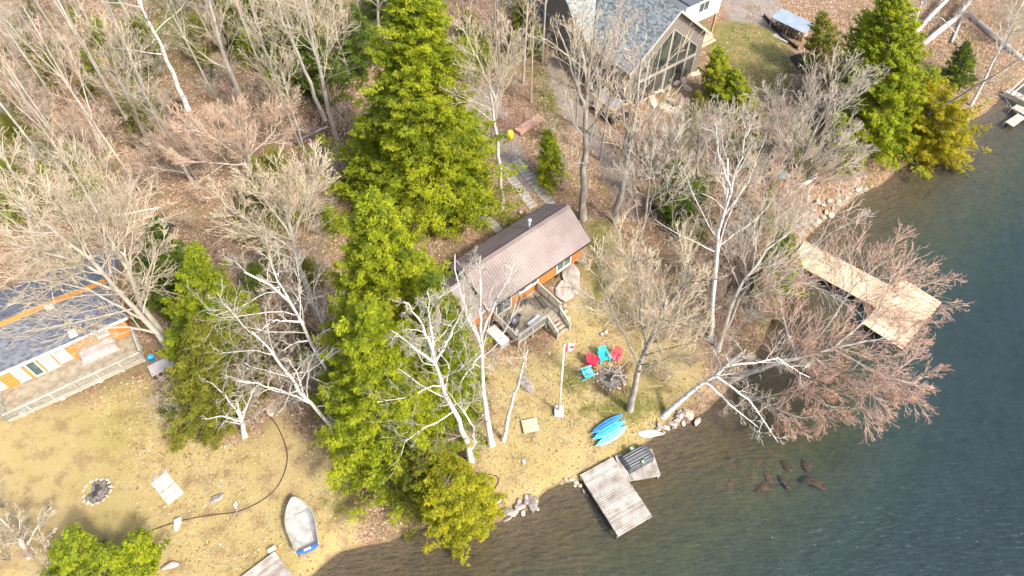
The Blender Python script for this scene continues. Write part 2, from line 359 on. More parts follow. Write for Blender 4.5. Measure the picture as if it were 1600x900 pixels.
def slab(g, pts, th=.12):
    """sloping roof slab from 4 top points (counter-clockwise from above)"""
    a = [Vector(p) for p in pts]; n = len(a); dn = Vector((0,0,-th)); g.add(a+[p+dn for p in a], [tuple(range(n)), tuple(range(2*n-1, n-1, -1))]+[(i, n+i, n+(i+1)%n, (i+1)%n) for i in range(n)])
def window(par, x0, x1, z0, z1, y, out=-1, panes=2, fw=.09, frame_mat=None, pane_mat=None, horiz=0, name='window'):
    """frame with real panes on a wall plane y=const (out=-1 faces the camera side)"""
    frame_mat = frame_mat or M_WHITE; pane_mat = pane_mat or M_GLASS
    ya, yb = sorted((y, y+out*.07)); g = MB()
    g.box(x0-fw, x1+fw, ya, yb, z1, z1+fw); g.box(x0-fw, x1+fw, ya, yb, z0-fw, z0); g.box(x0-fw, x0, ya, yb, z0, z1); g.box(x1, x1+fw, ya, yb, z0, z1)
    step = (x1-x0)/panes
    for i in range(1, panes): g.box(x0+i*step-.03, x0+i*step+.03, ya, yb, z0, z1)
    fr = g.build(name, frame_mat, par)
    sl_ = MB(); sl_.box(x0-fw-.03, x1+fw+.03, min(y, y+out*.11), max(y, y+out*.11), z0-fw-.04, z0-fw-.002); sl_.build('sill', frame_mat, fr)
    for i in range(panes):
        a = x0+i*step+(.03 if i else 0); b = x0+(i+1)*step-(.03 if i < panes-1 else 0)
        q = MB(); q.box(a, b, y+out*.025-.006, y+out*.025+.006, z0, z1); q.build('pane', pane_mat[i % len(pane_mat)] if isinstance(pane_mat, list) else pane_mat, fr)
    return fr
def boards(g, x0, x1, y0, y1, z, along='y', w=.14, th=.035, jit=.004, gap=.012):
    """separate planks laid side by side; along = the way each plank runs"""
    a0, a1 = (x0, x1) if along == 'y' else (y0, y1); n = max(1, round((a1-a0)/w)); s = (a1-a0)/n
    for i in range(n):
        p, q = a0+i*s+gap/2, a0+(i+1)*s-gap/2; dz = random.uniform(-jit, jit); e0, e1 = random.uniform(-.012, .012), random.uniform(-.012, .012)
        if along == 'y': g.box(p, q, y0+e0, y1+e1, z-th+dz, z+dz)
        else: g.box(x0+e0, x1+e1, p, q, z-th+dz, z+dz)
def railing(par, pts, z, h=.95, m=None, sp=.13, post=1.6):
    m = m or M_RAIL
    for a, b in zip(pts[:-1], pts[1:]):
        g = MB(); a = np.array(a, float); b = np.array(b, float); L = np.hypot(*(b-a)[:2]); d = (b-a)/L
        za, zb = (a[2], b[2]) if len(a) > 2 else (z, z); z3 = lambda t: za+(zb-za)*t
        A = (a[0], a[1]); 
        g.bar((a[0], a[1], za+h), (b[0], b[1], zb+h), .13, .04); g.bar((a[0], a[1], za+.12), (b[0], b[1], zb+.12), .05, .08); g.bar((a[0], a[1], za+h-.09), (b[0], b[1], zb+h-.09), .045, .08)
        n = max(2, int(L/sp))
        for i in range(n):
            t = (i+.5)/n; q = a+(b-a)*t; g.bar((q[0], q[1], z3(t)+.12), (q[0], q[1], z3(t)+h-.06), .04)
        n = max(1, round(L/post))
        for i in range(n+1):
            t = i/n; q = a+(b-a)*t; g.bar((q[0], q[1], z3(t)-.25), (q[0], q[1], z3(t)+h+.03), .10)
        g.build('railing', m, par)

# ------------------------------------------------------------------ the brown roofed cabin in the middle
CE, CR = 4.15, 5.95
CF = Frame(P(763.8,485,CE), P(923.6,376.6,CE)); CL = CF.L; CW = 5.35
def cabin():
    t = thing('wooden_cabin', 'small cedar sided cabin with ribbed brown metal roof and a railed front deck', 'cabin', (*CF.o, 0), CF.rz)
    oy = .5; wy0, wy1 = oy, CW-oy; wx0, wx1 = .35, CL-.4; zf = 1.95; wt = CE+.02
    g = MB()                                   # log-sided walls with gables, courses as real laps
    def lap(a, b, z0, z1):
        z = z0
        while z < z1-.02:
            zz = min(z+.19, z1); a3 = np.array(a); b3 = np.array(b); n = np.array([(b3-a3)[1], -(b3-a3)[0]]); n = n/np.hypot(*n)
            q = [(*(a3+n*.03), z), (*(b3+n*.03), z), (*(b3+n*.005), zz), (*(a3+n*.005), zz)]; g.add(q, [(0,1,2,3)]); g.add([(*a3, z), (*b3, z), (*(b3+n*.03), z), (*(a3+n*.03), z)], [(0,1,2,3)]); z = zz
    for a, b in (((wx0,wy0),(wx1,wy0)), ((wx1,wy0),(wx1,wy1)), ((wx1,wy1),(wx0,wy1)), ((wx0,wy1),(wx0,wy0))): lap(a, b, zf, wt)
    g.box(wx0, wx1, wy0, wy1, zf+.01, wt-.02)
    rz = CE+(CR-CE)*(1-oy/(CW/2))
    for x in (wx0, wx1):
        g.add([(x, wy0, wt), (x, wy1, wt), (x, CW/2, CR-.12), ], [(0,1,2) if x == wx1 else (0,2,1)])
    g.build('wall', M_CEDAR, t)
    f = MB()
    for i in range(5):
        for y in (wy0+.2, wy1-.2):
            x = wx0+.2+i*(wx1-wx0-.4)/4; q = CF.w(x, y); f.box(x-.15, x+.15, y-.15, y+.15, H(float(q[0]), float(q[1]))-.3, zf)
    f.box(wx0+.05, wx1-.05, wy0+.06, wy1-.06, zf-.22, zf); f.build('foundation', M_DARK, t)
    r = MB()
    A, B, C_, D = (0,0,CE), (CL,0,CE), (CL,CW/2,CR), (0,CW/2,CR)
    slab(r, [A, B, C_, D], .07); slab(r, [(CL,CW,CE), (0,CW,CE), (0,CW/2+.002,CR), (CL,CW/2+.002,CR)], .07)
    n = int(CL/.23)
    for i in range(n+1):
        x = min(max(i*CL/n, .03), CL-.03)
        for ya, yb in ((0, CW/2-.05), (CW, CW/2+.05)):
            r.bar((x, ya, CE+.018), (x, yb, CR+.018-.03), .045, .035)
    roof = r.build('roof', M_BROWNROOF, t)
    c = MB(); c.bar((-.02, CW/2, CR+.045), (CL+.02, CW/2, CR+.045), .32, .05); c.build('ridge_cap', M_BROWNROOF, roof)
    fa = MB(); fa.box(0, CL, -.03, -.002, CE-.19, CE-.0); fa.box(0, CL, CW+.002, CW+.03, CE-.19, CE)
    for x in (-.03, CL+.002):
        for ya, yb in ((0, CW/2), (CW, CW/2)): fa.bar((x+.014, ya, CE-.1), (x+.014, yb, CR-.1), .028, .17)
    fa.build('fascia', M_DARK, roof)
    # the lower wing at the left end
    xw, _ = CF.onz(697.3, 450, CE+.9)
    w2 = MB(); xw = min(max(xw, -2.4), -1.2); w2.box(xw+.3, wx0-.01, .8, CW-.9, 1.9, CE-.35); w2.build('wing_wall', M_CEDAR, t)
    r2 = MB(); ze = CE-.42; zr = CR-.55
    slab(r2, [(xw, .25, ze), (-.004, .25, ze), (-.004, CW/2, zr), (xw, CW/2, zr)], .07); slab(r2, [(-.004, CW-.25, ze), (xw, CW-.25, ze), (xw, CW/2+.002, zr), (-.004, CW/2+.002, zr)], .07)
    for i in range(10):
        x = xw+.03+i*(-.08-xw)/9.
        for ya in (.25, CW-.25): r2.bar((x, ya, ze+.018), (x, CW/2+(-.05 if ya < 1 else .05), zr-.012), .045, .035)
    r2.build('wing_roof', M_BROWNROOF, t)
    cx, cy = CF.onz(827, 352, CR-.1); ch = MB(); ch.tube([(cx, cy, 5.0), (cx, cy, 6.3)], .09, 12); chim = ch.build('chimney_pipe', mat('galvanised', (.5,.52,.54), (.62,.64,.66), 4, .35, metal=.6), t, True)
    cp = MB(); cp.tube([(cx,cy,6.3),(cx,cy,6.36),(cx,cy,6.5),(cx,cy,6.56)], [.17,.19,.17,.04], 14); cp.build('chimney_cap', MATS['galvanised'], chim, True)
    y = wy0-.03
    for (xa, xb, ztop, h, pn, nm, pm) in ((776,797,None,1.85,2,'patio_door',M_GLASS),(812,838,None,.62,3,'window',[M_GLASS,M_BLIND,M_GLASS]),(869,890,None,1.5,2,'window',M_GLASS)):
        x0 = CF.ony(xa, {776:489,812:470,869:431}[xa], y)[0]; x1 = CF.ony(xb, {797:470,838:452,890:406}[xb], y)[0]
        zb = {776:zf+.08, 812:CE-1.22, 869:CE-1.75}[xa]
        window(t, x0, x1, zb, zb+h, y, panes=pn, name=nm, pane_mat=pm, fw=.11)
    # deck
    z = 1.95
    d0 = CF.onz(808.7, 525.3, z+.9); d1 = CF.onz(879.3, 477.3, z+.9); dx0 = d0[0]; dx1 = d1[0]; dy = (d0[1]+d1[1])/2
    g = MB(); boards(g, dx0, dx1, dy, wy0-.04, z, 'x', .15)
    dk = g.build('deck_boards', M_DECKW, t)
    g = MB(); g.box(dx0+.03, dx1-.03, dy+.03, wy0-.06, z-.22, z-.045)
    for x in np.linspace(dx0+.15, dx1-.15, 4):
        for yy in (dy+.12, wy0-.3):
            q = CF.w(x, yy); g.box(x-.07, x+.07, yy-.07, yy+.07, H(float(q[0]), float(q[1]))-.2, z-.2)
    g.build('deck_frame', M_RAIL, t)
    sx1 = dx1-.25; sx0 = sx1-1.25
    railing(t, [(dx0, wy0-.15), (dx0, dy), (sx0, dy)], z); railing(t, [(dx1, dy), (dx1, wy0-.15)], z); railing(t, [(sx1, dy), (dx1, dy)], z, post=.3)
    g = MB(); q = CF.w(sx0+.6, dy-1.4); zg = H(float(q[0]), float(q[1])); ns = 4; 
    for i in range(ns):
        zz = z-(i+1)*(z-zg)/(ns+1); g.box(sx0+.05, sx1-.05, dy-.3*(i+1), dy-.3*i-.02, zz-.04, zz)
    for x in (sx0, sx1): g.bar((x, dy, z-.12), (x, dy-.3*ns, zg+.05), .05, .25)
    g.build('stair', M_DECKW, t)
    for x in (sx0, sx1): railing(t, [(x, dy, z), (x, dy-.3*ns, zg+.2)], 0, .85, post=1.3)
    return dict(z=z, x0=dx0, x1=dx1, y=dy, wy=wy0, sx0=sx0, sx1=sx1)
DK = cabin()

# ------------------------------------------------------------------ the large grey house at the top
HE, HR = 6.3, 10.8
HF = Frame(P(984.4,116,HE), P(1113.3,53.3,HE)); HL = HF.L; HM = HL/2
def big_house():
    t = thing('lake_house', 'large taupe house with blue grey shingle roof and a tall glass gable', 'house', (*HF.o, 0), HF.rz)
    zf = H(*[float(v) for v in HF.w(HM, 0)])+.0; back = 15.0; ox = .55; fo = .45
    M_TAUPE = mat('taupe_siding', (.15,.13,.11), (.19,.165,.14), 2, .8, stretch=(.3,.3,9), bump=.2)
    sl_ = (HR-HE)/HM
    g = MB(); zt = HE+sl_*ox-.14
    g.add([(ox,fo,zf-.5),(HL-ox,fo,zf-.5),(HL-ox,fo,zt),(HM,fo,HR-.14),(ox,fo,zt)], [(0,1,2,3,4)])
    g.add([(ox,fo,zf-.5),(ox,fo,zt),(ox,back,zt),(ox,back,zf-.5)], [(0,1,2,3)]); g.add([(HL-ox,fo,zf-.5),(HL-ox,back,zf-.5),(HL-ox,back,zt),(HL-ox,fo,zt)], [(0,1,2,3)])
    g.add([(ox,back,zf-.5),(ox,back,zt),(HM,back,HR-.14),(HL-ox,back,zt),(HL-ox,back,zf-.5)], [(0,1,2,3,4)])
    g.build('wall', M_TAUPE, t)
    r = MB(); slab(r, [(0,0,HE),(HM,0,HR),(HM,back+.4,HR),(0,back+.4,HE)], .14); slab(r, [(HL,0,HE),(HL,back+.4,HE),(HM+.002,back+.4,HR),(HM+.002,0,HR)], .14)
    # left cross wing meeting the main slope in a valley
    a = HF.onz(935, 69, HE)[1]
    a = max(2.2, min(a, 5.5)); wl = 5.0; wr = a+wl; zr = HE+wl*sl_*.95; xr = (zr-HE)/sl_
    slab(r, [(-.35,a,HE-.05),(.05,a,HE+.04),(xr,wr,zr+.03),(-.35,wr,zr)], .12)
    slab(r, [(-.35,wr+.002,zr),(xr,wr+.002,zr+.03),(.05,wr+wl,HE+.04),(-.35,wr+wl,HE-.05)], .12)
    ro = r.build('roof', M_SHINGLE, t); uv_planar(ro)
    g = MB(); g.add([(.1,a+.3,zf-.5),(.1,wr+wl-.3,zf-.5),(.1,wr+wl-.3,HE-.15),(.1,wr,zr-.15),(.1,a+.3,HE-.15)], [(0,1,2,3,4)]); g.box(.11, ox-.005, a+.3, wr+wl-.3, zf-.5, HE-.2); g.build('wing_wall', M_TAUPE, t)
    v = MB(); v.bar((.05,a,HE+.07),(xr,wr,zr+.06),.12,.05); v.build('valley', M_DARK, ro)
    tr = MB()
    for xa, xb in ((0,HM),(HL,HM)): tr.bar((xa,-.03,HE-.09),(xb,-.03,HR-.09),.05,.22)
    tr.bar((-.02,0,HE-.06),(-.02,a,HE-.06),.05,.14); tr.bar((HL+.02,0,HE-.06),(HL+.02,back,HE-.06),.05,.14); tr.build('trim', mat('taupe_trim', (.40,.38,.34), None, 3), ro)
    # gable glazing: trapezoid panes in two rows with mullions
    M_TRIM = mat('grey_trim', (.26,.24,.21), (.32,.30,.26), 3)
    zmid = zf+2.75; xs = np.linspace(ox+.9, HL-ox-.9, 7)
    M_DG = mat('dark_glass', (.025,.03,.028), (.09,.09,.075), .8, .05, spec=.8)
    def ztop(x): return min(HE+sl_*(x if x < HM else HL-x)-2.1, zmid+6)
    win = MB(); 
    for i, x in enumerate(xs):
        wdt = .26 if i in (1,3,5) else .11; win.box(x-wdt/2, x+wdt/2, fo-.09, fo-.002, zf+.15, max(zmid, ztop(x)))
    win.box(xs[0]-.1, xs[-1]+.1, fo-.12, fo-.091, zmid-.16, zmid+.16); win.box(xs[0]-.1, xs[-1]+.1, fo-.12, fo-.091, zf+.05, zf+.2)
    for x, x2 in zip(xs[:-1], xs[1:]): 
        if ztop(x) > zmid+.3 or ztop(x2) > zmid+.3: win.bar((x, fo-.06, max(ztop(x), zmid+.2)), (x2, fo-.06, max(ztop(x2), zmid+.2)), .07, .10)
    fr = win.build('window', M_TRIM, t)
    for x, x2 in zip(xs[:-1], xs[1:]):
        q = MB(); yy = fo-.03
        q.add([(x+.05,yy,zf+.2),(x2-.05,yy,zf+.2),(x2-.05,yy,zmid-.15),(x+.05,yy,zmid-.15)], [(0,1,2,3)])
        q.add([(x+.05,yy,zmid+.16),(x2-.05,yy,zmid+.16),(x2-.05,yy,max(zmid+.17,ztop(x2)-.03)),(x+.05,yy,max(zmid+.17,ztop(x)-.03))], [(0,1,2,3)])
        q.build('pane', M_DG, fr)
    # side windows and the small grey deck on the left
    for ya, yb in ((1.1,2.2),(2.6,4.0)):
        q = MB(); q.box(ox-.06, ox-.002, ya, yb, zf+.6, zf+2.9); s_ = q.build('side_window', M_TRIM, t); q = MB(); q.box(ox-.075, ox-.061, ya+.1, yb-.1, zf+.7, zf+2.8); q.build('pane', M_DG, s_)
    M_GD = mat('grey_composite_deck', (.17,.17,.185), (.24,.24,.26), 1.5, .7)
    g = MB(); boards(g, -2.2, ox-.09, -.6, 3.6, zf+.9, 'x', .15); g.build('side_deck_boards', M_GD, t)
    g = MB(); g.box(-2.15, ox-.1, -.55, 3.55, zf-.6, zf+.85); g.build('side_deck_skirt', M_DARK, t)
    railing(t, [(-.9,-.6),(ox-.2,-.6)], zf+.9, m=M_POSTW, post=1.3)
    railing(t, [(-2.15,3.5),(-2.15,-.55),(-.9,-.55)], zf+.9, m=M_POSTW, post=1.2)
    # right rear: porch with posts under a white upper storey
    px0 = HL+.15; py0 = 3.9; pz = zf+.5
    g = MB(); boards(g, px0, px0+5.4, py0, py0+4.4, pz, 'y', .2); g.build('porch_floor', M_NEWW, t)
    g = MB()
    for i in range(3): g.box(px0+.6, px0+5.2, py0-.38*(i+1), py0-.38*i-.06, pz-.12*(i+1)-.05, pz-.12*(i+1))
    g.box(px0, px0+5.3, py0+.02, py0+4.3, zf-.4, pz-.05); g.build('porch_steps', M_NEWW, t)
    for x, y_ in ((px0+2.2,py0+.15),(px0+5.2,py0+.15),(px0+5.2,py0+4.2)):
        q = MB(); q.box(x-.1, x+.1, y_-.1, y_+.1, pz, pz+2.6); q.build('porch_post', M_POSTW, t)
    g = MB(); g.box(px0+.05, px0+5.4, py0+.05, py0+8, pz+2.6, pz+5.2); up = g.build('upper_storey', M_WHITE, t)
    window(up, px0+2.0, px0+3.4, pz+3.7, pz+4.7, py0+.05)
    g = MB(); g.box(px0+.02, px0+5.7, py0-.25, py0+8.3, pz+5.2, pz+5.4); g.build('flat_roof', M_SHINGLE2, t)
big_house()

# ------------------------------------------------------------------ the blue roofed house with a long deck on the left
LE = 4.5
_a = P(0,581.8,LE); _b = P(170,507,LE)
LFr = Frame(_a, _b)
def left_house():
    F = LFr; t = thing('lakeside_house', 'long low house with slate blue roof, orange siding and railed deck at the left edge', 'house', (*F.o, 0), F.rz)
    xr = F.onz(194, 484, LE)[0]; xr = max(xr, F.L+.5); xl = -14.0
    y1 = F.onz(100, 464, LE+1.1)[1]         # foot of the orange clerestory
    zc = LE+.28*y1*.9; y2 = F.onz(213, 372, zc+.1)[1]; y2 = max(y2, y1+4)
    r = MB(); slab(r, [(xl,0,LE),(xr,0,LE),(xr,y1,zc),(xl,y1,zc)], .15)
    ro = r.build('roof', M_SHINGLE2, t); uv_planar(ro)
    r = MB(); slab(r, [(xl,y1-.12,zc+.75),(xr+.9,y1-.12,zc+.75),(xr+.9,y2,zc-.5),(xl,y2,zc-.5)], .15); r2 = r.build('upper_roof', M_SHINGLE2, t); uv_planar(r2)
    g = MB(); g.box(xl, xr-.3, y1+.02, y1+.15, zc-.05, zc+.58); g.build('clerestory_wall', M_CEDAR2, t)
    zf = 2.0; wy = .6
    g = MB(); g.box(xl, xr-.45, wy, y2-.6, zf-.8, LE-.1); g.build('wall', M_CEDAR2, t)
    g = MB(); g.box(xl, xr, -.16, -.002, LE-.16, LE-.02); g.build('gutter', M_WHITE, ro)
    for (px, py) in ((107,514),(78,480)):
        v = MB(); x, y_ = F.onz(px, py, LE+.8); zz = LE+(zc-LE)*y_/y1; v.box(x-.25, x+.25, y_-.25, y_+.25, zz, zz+.28); v.build('roof_vent', M_WHITE, ro)
    for (xa, ya, xb, yb, pn, pm, zlo, zhi) in ((-16,610,8,598,1,M_BLIND,.35,2.0),(18,583,36,575,1,[M_BLIND],.25,2.05),(42,575,60,566,1,M_GLASS,.1,2.05),(63,566,82,556,1,[M_BLIND],.1,2.05),(84,556,104,545,1,[M_BLIND],.35,2.0),(147,520,166,511,1,M_BLIND,1.1,1.9)):
        x0 = F.ony(xa, ya, wy)[0]; x1 = F.ony(xb, yb, wy)[0]-.12
        if x1-x0 < .5: x1 = x0+.6
        window(t, x0+.08, x1-.08, zf+zlo, zf+zhi, wy, panes=pn, pane_mat=pm, fw=.1)
    for px, py in ((0,592),(113,545)):
        x = F.ony(px, py, wy)[0]; q = MB(); q.box(x-.07, x+.07, wy-.16, wy-.002, zf+1.75, zf+2.05); q.build('wall_lamp', M_BLACKMETAL, t)
    a = F.onz(14, 660, zf-.1); b = F.onz(228, 562, zf-.1); dy = (a[1]+b[1])/2; x0, x1 = a[0], b[0]
    g = MB(); boards(g, x0, x1, dy, wy-.03, zf, 'x', .15); g.build('deck_boards', M_DECKW, t)
    g = MB(); g.box(x0+.05, x1-.05, dy+.05, wy-.05, zf-.3, zf-.045)
    for x in np.linspace(x0+.2, x1-.2, 7):
        q = F.w(x, dy+.15); g.box(x-.08, x+.08, dy+.08, dy+.24, H(float(q[0]), float(q[1]))-.3, zf-.2)
    g.build('deck_frame', M_RAIL, t)
    railing(t, [(x0, wy-.1), (x0, dy), (x1, dy), (x1, wy-.2)], zf)
    for px, py in ((47,656),(106,629),(164,601)):
        g = MB(); x, y_ = F.onz(px, py, 1.0); q = F.w(x, y_); zg = H(float(q[0]), float(q[1])); g.tube([(x,y_,zg-.2),(x,y_,zg+.18),(x,y_,zg+.24)], [.2,.2,.14], 12); g.build('footing', M_WHITE, t)
    # covered furniture on the deck
    c = F.onz(152, 545, zf+.4); return zf, c
LZ, LC = left_house()

# ------------------------------------------------------------------ docks
def dock(name, label, rects, z, m, edge_m, post=True):
    """rects: (corner a, corner b, corner c) on the photo; planks run along a->b; rectangle a,b,c,d"""
    o = P(*rects[0][0], z); t = thing(name, label, 'dock', (o[0], o[1], 0))
    for k, (a, b, c, w_) in enumerate(rects):
        A, B, C_ = [np.array(P(*q, z)[:2])-o[:2] for q in (a, b, c)]
        e = B-A; L = np.hypot(*e); u = e/L; v = C_-B; v = v-u*(v@u); W = np.hypot(*v); v = v/W
        g = MB(); zk = z-k*.006; n = max(1, round(W/w_)); s = W/n
        for i in range(n):
            dz = random.uniform(-.005, .005); e0, e1 = random.uniform(-.02,.02), random.uniform(-.02,.02)
            q = [A+u*e0+v*(i*s+.011), A+u*(L+e1)+v*(i*s+.011), A+u*(L+e1)+v*((i+1)*s-.011), A+u*e0+v*((i+1)*s-.011)]
            ar = (q[1]-q[0])[0]*(q[2]-q[1])[1]-(q[1]-q[0])[1]*(q[2]-q[1])[0]
            if ar < 0: q = q[::-1]
            g.prism([tuple(p) for p in q], zk-.04+dz, zk+dz)
        bd = g.build('deck_boards', m, t)
        g = MB(); h = .17; zz = zk-.045-h/2
        c4 = [A, A+u*L, A+u*L+v*W, A+v*W]; inn = [(c4[0]+(c4[2]-c4[0])*.012), (c4[1]+(c4[3]-c4[1])*.012), (c4[2]+(c4[0]-c4[2])*.012), (c4[3]+(c4[1]-c4[3])*.012)]
        for i in range(4): g.bar((*inn[i], zz), (*inn[(i+1)%4], zz), .05, h)
        for i in range(1, 4): p = inn[0]+(inn[3]-inn[0])*i/4.; q = inn[1]+(inn[2]-inn[1])*i/4.; g.bar((*p, zz), (*q, zz), .05, h-.01)
        g.build('frame', edge_m, t)
        if post:
            for p in c4:
                q = p+((c4[0]+c4[2])/2-p)*.06; zb = H(float(q[0]+o[0]), float(q[1]+o[1])); g = MB(); g.tube([(*q, min(zb, -.1)-.3), (*q, zk-.05)], .06, 8); g.build('dock_post', M_GREYW, t)
    return t
dock('grey_dock', 'weathered grey L shaped dock reaching from the straw lawn into the shallows', [((906,742),(957.5,714),(1005.5,815.5),.14),((961,712),(973,753),(1026,722.5),.14)], .55, M_GREYW, M_GREYW)
dock('pine_dock', 'new tan pine dock with a long gangway and square end under the red budded tree', [((1348,505),(1410,546),(1488.3,482.7),.19),((1234,407),(1258,376),(1389,466),.19)], .5, M_NEWW, M_DARK)
def small_dock():
    o = P(1581, 165, .4); t = thing('stepped_dock', 'small grey dock of short platforms at the right edge of the photo', 'dock', (o[0], o[1], 0))
    for (pl, z) in (([(1571,143),(1576,137),(1630,162),(1625,170)], .8), ([(1581,168),(1589,163),(1622,176),(1614,186)], .55), ([(1571,190),(1591,177),(1606,182),(1584,198)], .35)):
        c = [P(x, y, z)[:2]-o[:2] for x, y in pl]; g = MB(); n = 7
        for i in range(n):
            a, b = i/n+.01, (i+1)/n-.01; q = [c[0]+(c[3]-c[0])*a, c[1]+(c[2]-c[1])*a, c[1]+(c[2]-c[1])*b, c[0]+(c[3]-c[0])*b]; g.prism([tuple(p) for p in q[::-1]], z-.05, z)
        ar = 1
        g.build('platform', M_RAIL, t)
        for p in c[:3]:
            zb = H(float(p[0]+o[0]), float(p[1]+o[1])); g = MB(); g.tube([(*p, min(zb, 0)-.4), (*p, z-.04)], .06, 8); g.build('dock_post', M_GREYW, t)
    g = MB()
    for a, b in (((1581,141),(1600,122)),((1586,143),(1606,127))):
        A, B = P(*a, 1.0)-[o[0], o[1], 0], P(*b, 1.8)-[o[0], o[1], 0]; g.bar(A, B, .09)
    g.build('ramp_rail', M_WHITE, t)
small_dock()
def lone_pad():
    z = .95; o = P(415, 885, z); t = thing('dock_section', 'weathered dock section pulled ashore at the bottom edge beside the aluminium boat', 'dock', (o[0], o[1], 0))
    A, B, C_ = [P(*q, z)[:2]-o[:2] for q in ((428,862),(375,902),(407,945))]; D = A+C_-B; g = MB(); n = 16
    for i in range(n):
        a, b = i/n+.004, (i+1)/n-.004; q = [A+(D-A)*a, B+(C_-B)*a, B+(C_-B)*b, A+(D-A)*b]; g.prism([tuple(p) for p in q], z-.04, z+random.uniform(0, .012))
    g.build('deck_boards', M_GREYW, t); g = MB()
    for p, q in ((A,B),(B,C_),(C_,D),(D,A)): g.bar((*p, z-.14), (*q, z-.14), .05, .16)
    g.build('frame', M_GREYW, t)
    g = MB(); p = P(425, 859, z)[:2]-o[:2]; g.bar((*(p-[.2,.12]), z+.05), (*(p+[.2,.14]), z+.05), .22, .12); g.build('bracket', M_WHITE, t)
lone_pad()

# ------------------------------------------------------------------ boats
def hull_mesh(L, W, Hh, bow=2.2, n=24, prof=9, transom=.78, keel=.15, flip=False):
    """open boat skin: stations along x, half sections mirrored; returns rings (n+1, prof)"""
    rings = []
    for i in range(n+1):
        s = i/n; x = -L/2+L*s
        wid = W/2*(transom+(1-transom)*min(1, s*2.2)) if s < .45 else W/2*max(0.015, 1-((s-.45)/.55)**bow)**.8
        sheer = Hh*(1+.22*s*s); bot = Hh*.02+Hh*.75*max(0, (s-.72)/.28)**2
        row = []
        for j in range(prof):
            a = -1+2*j/(prof-1); y = wid*math.copysign(abs(a)**.75, a); z = bot+(sheer-bot)*abs(a)**2.6
            row.append((x, y, z))
        rings.append(row)
    return rings
def skin(g, rings, rev=False):
    n, p = len(rings), len(rings[0]); vs = [q for r in rings for q in r]; fs = []
    for i in range(n-1):
        for j in range(p-1):
            f = (i*p+j, (i+1)*p+j, (i+1)*p+j+1, i*p+j+1); fs.append(f[::-1] if rev else f)
    g.add(vs, fs)
def aluminium_boat():
    b = GW(487, 866); a = GW(462, 783); L = float(np.hypot(*(a-b)[:2])); c = (a+b)/2
    t = thing('motor_boat', 'open aluminium fishing boat with blue hull stripe lying on the straw lawn', 'boat', (c[0], c[1], float(max(H(float(p[0]), float(p[1])) for p in (a, b, c)))+.10), math.atan2(*(a-b)[:2][::-1]))
    M_AL = mat('bare_aluminium', (.30,.295,.27), (.44,.43,.40), 2.5, .5, metal=.15, detail=8, c3=(.38,.37,.345)); M_BL = mat('blue_hull_paint', (.03,.10,.33), (.04,.14,.42), 3, .4)
    W, Hh = 1.8, .58; rs = hull_mesh(L, W, Hh)
    g = MB(); skin(g, rs, True); g.build('hull', M_AL, t, True)
    ins = [[(x*.985, y*.955, z+.03) for x, y, z in r] for r in rs]; g = MB(); skin(g, ins); g.build('inner_hull', M_AL, t, True)
    for sgn, idx in ((1,-1),(-1,0)):
        g = MB(); g.tube([(r[idx][0], r[idx][1], r[idx][2]+.01) for r in rs], .03, 6); g.build('gunwale', M_AL, t, True)
        k = 1 if idx == 0 else -2; g = MB(); vs = []; 
        for r in rs: 
            o_, i_ = r[idx], r[k]; f = .72; vs += [(o_[0], o_[1]*1.008+sgn*.004, o_[2]-.05), (o_[0]+(i_[0]-o_[0])*f, (o_[1]+(i_[1]-o_[1])*f)*1.01+sgn*.008, o_[2]+(i_[2]-o_[2])*f)]
        g.add(vs, [(2*i, 2*i+1, 2*i+3, 2*i+2) for i in range(len(rs)-1)]); g.build('stripe', M_BL, t)
    r0 = rs[0]; g = MB(); g.add([(x-.02, y, z) for x, y, z in r0], [tuple(range(len(r0)))]); g.add([(x+.03, y, z) for x, y, z in r0], [tuple(range(len(r0)-1,-1,-1))]); g.build('transom', M_BL, t)
    for ya, yb in ((-W*.39,-.25),(.25,W*.39)): g = MB(); g.box(-L/2-.04, -L/2+.06, ya, yb, Hh*.98, Hh*1.06); g.build('transom_cap', M_BL, t)
    g = MB(); g.box(-L/2-.05, -L/2+.07, -.22, .22, Hh*.9, Hh*.99); g.build('motor_pad', M_WHITE, t)
    g = MB(); g.box(-L/2+.1, L*.22, -W*.34, W*.34, .11, .13); g.build('floor', M_AL, t)
    g = MB(); rr = rs[17:25]; vs = []
    for r in rr: vs += [(r[0][0], r[0][1]*.96, r[0][2]-.06), (r[-1][0], r[-1][1]*.96, r[-1][2]-.06)]
    g.add(vs, [(2*i, 2*i+2, 2*i+3, 2*i+1) for i in range(len(rr)-1)]); g.build('bow_deck', M_AL, t)
aluminium_boat()
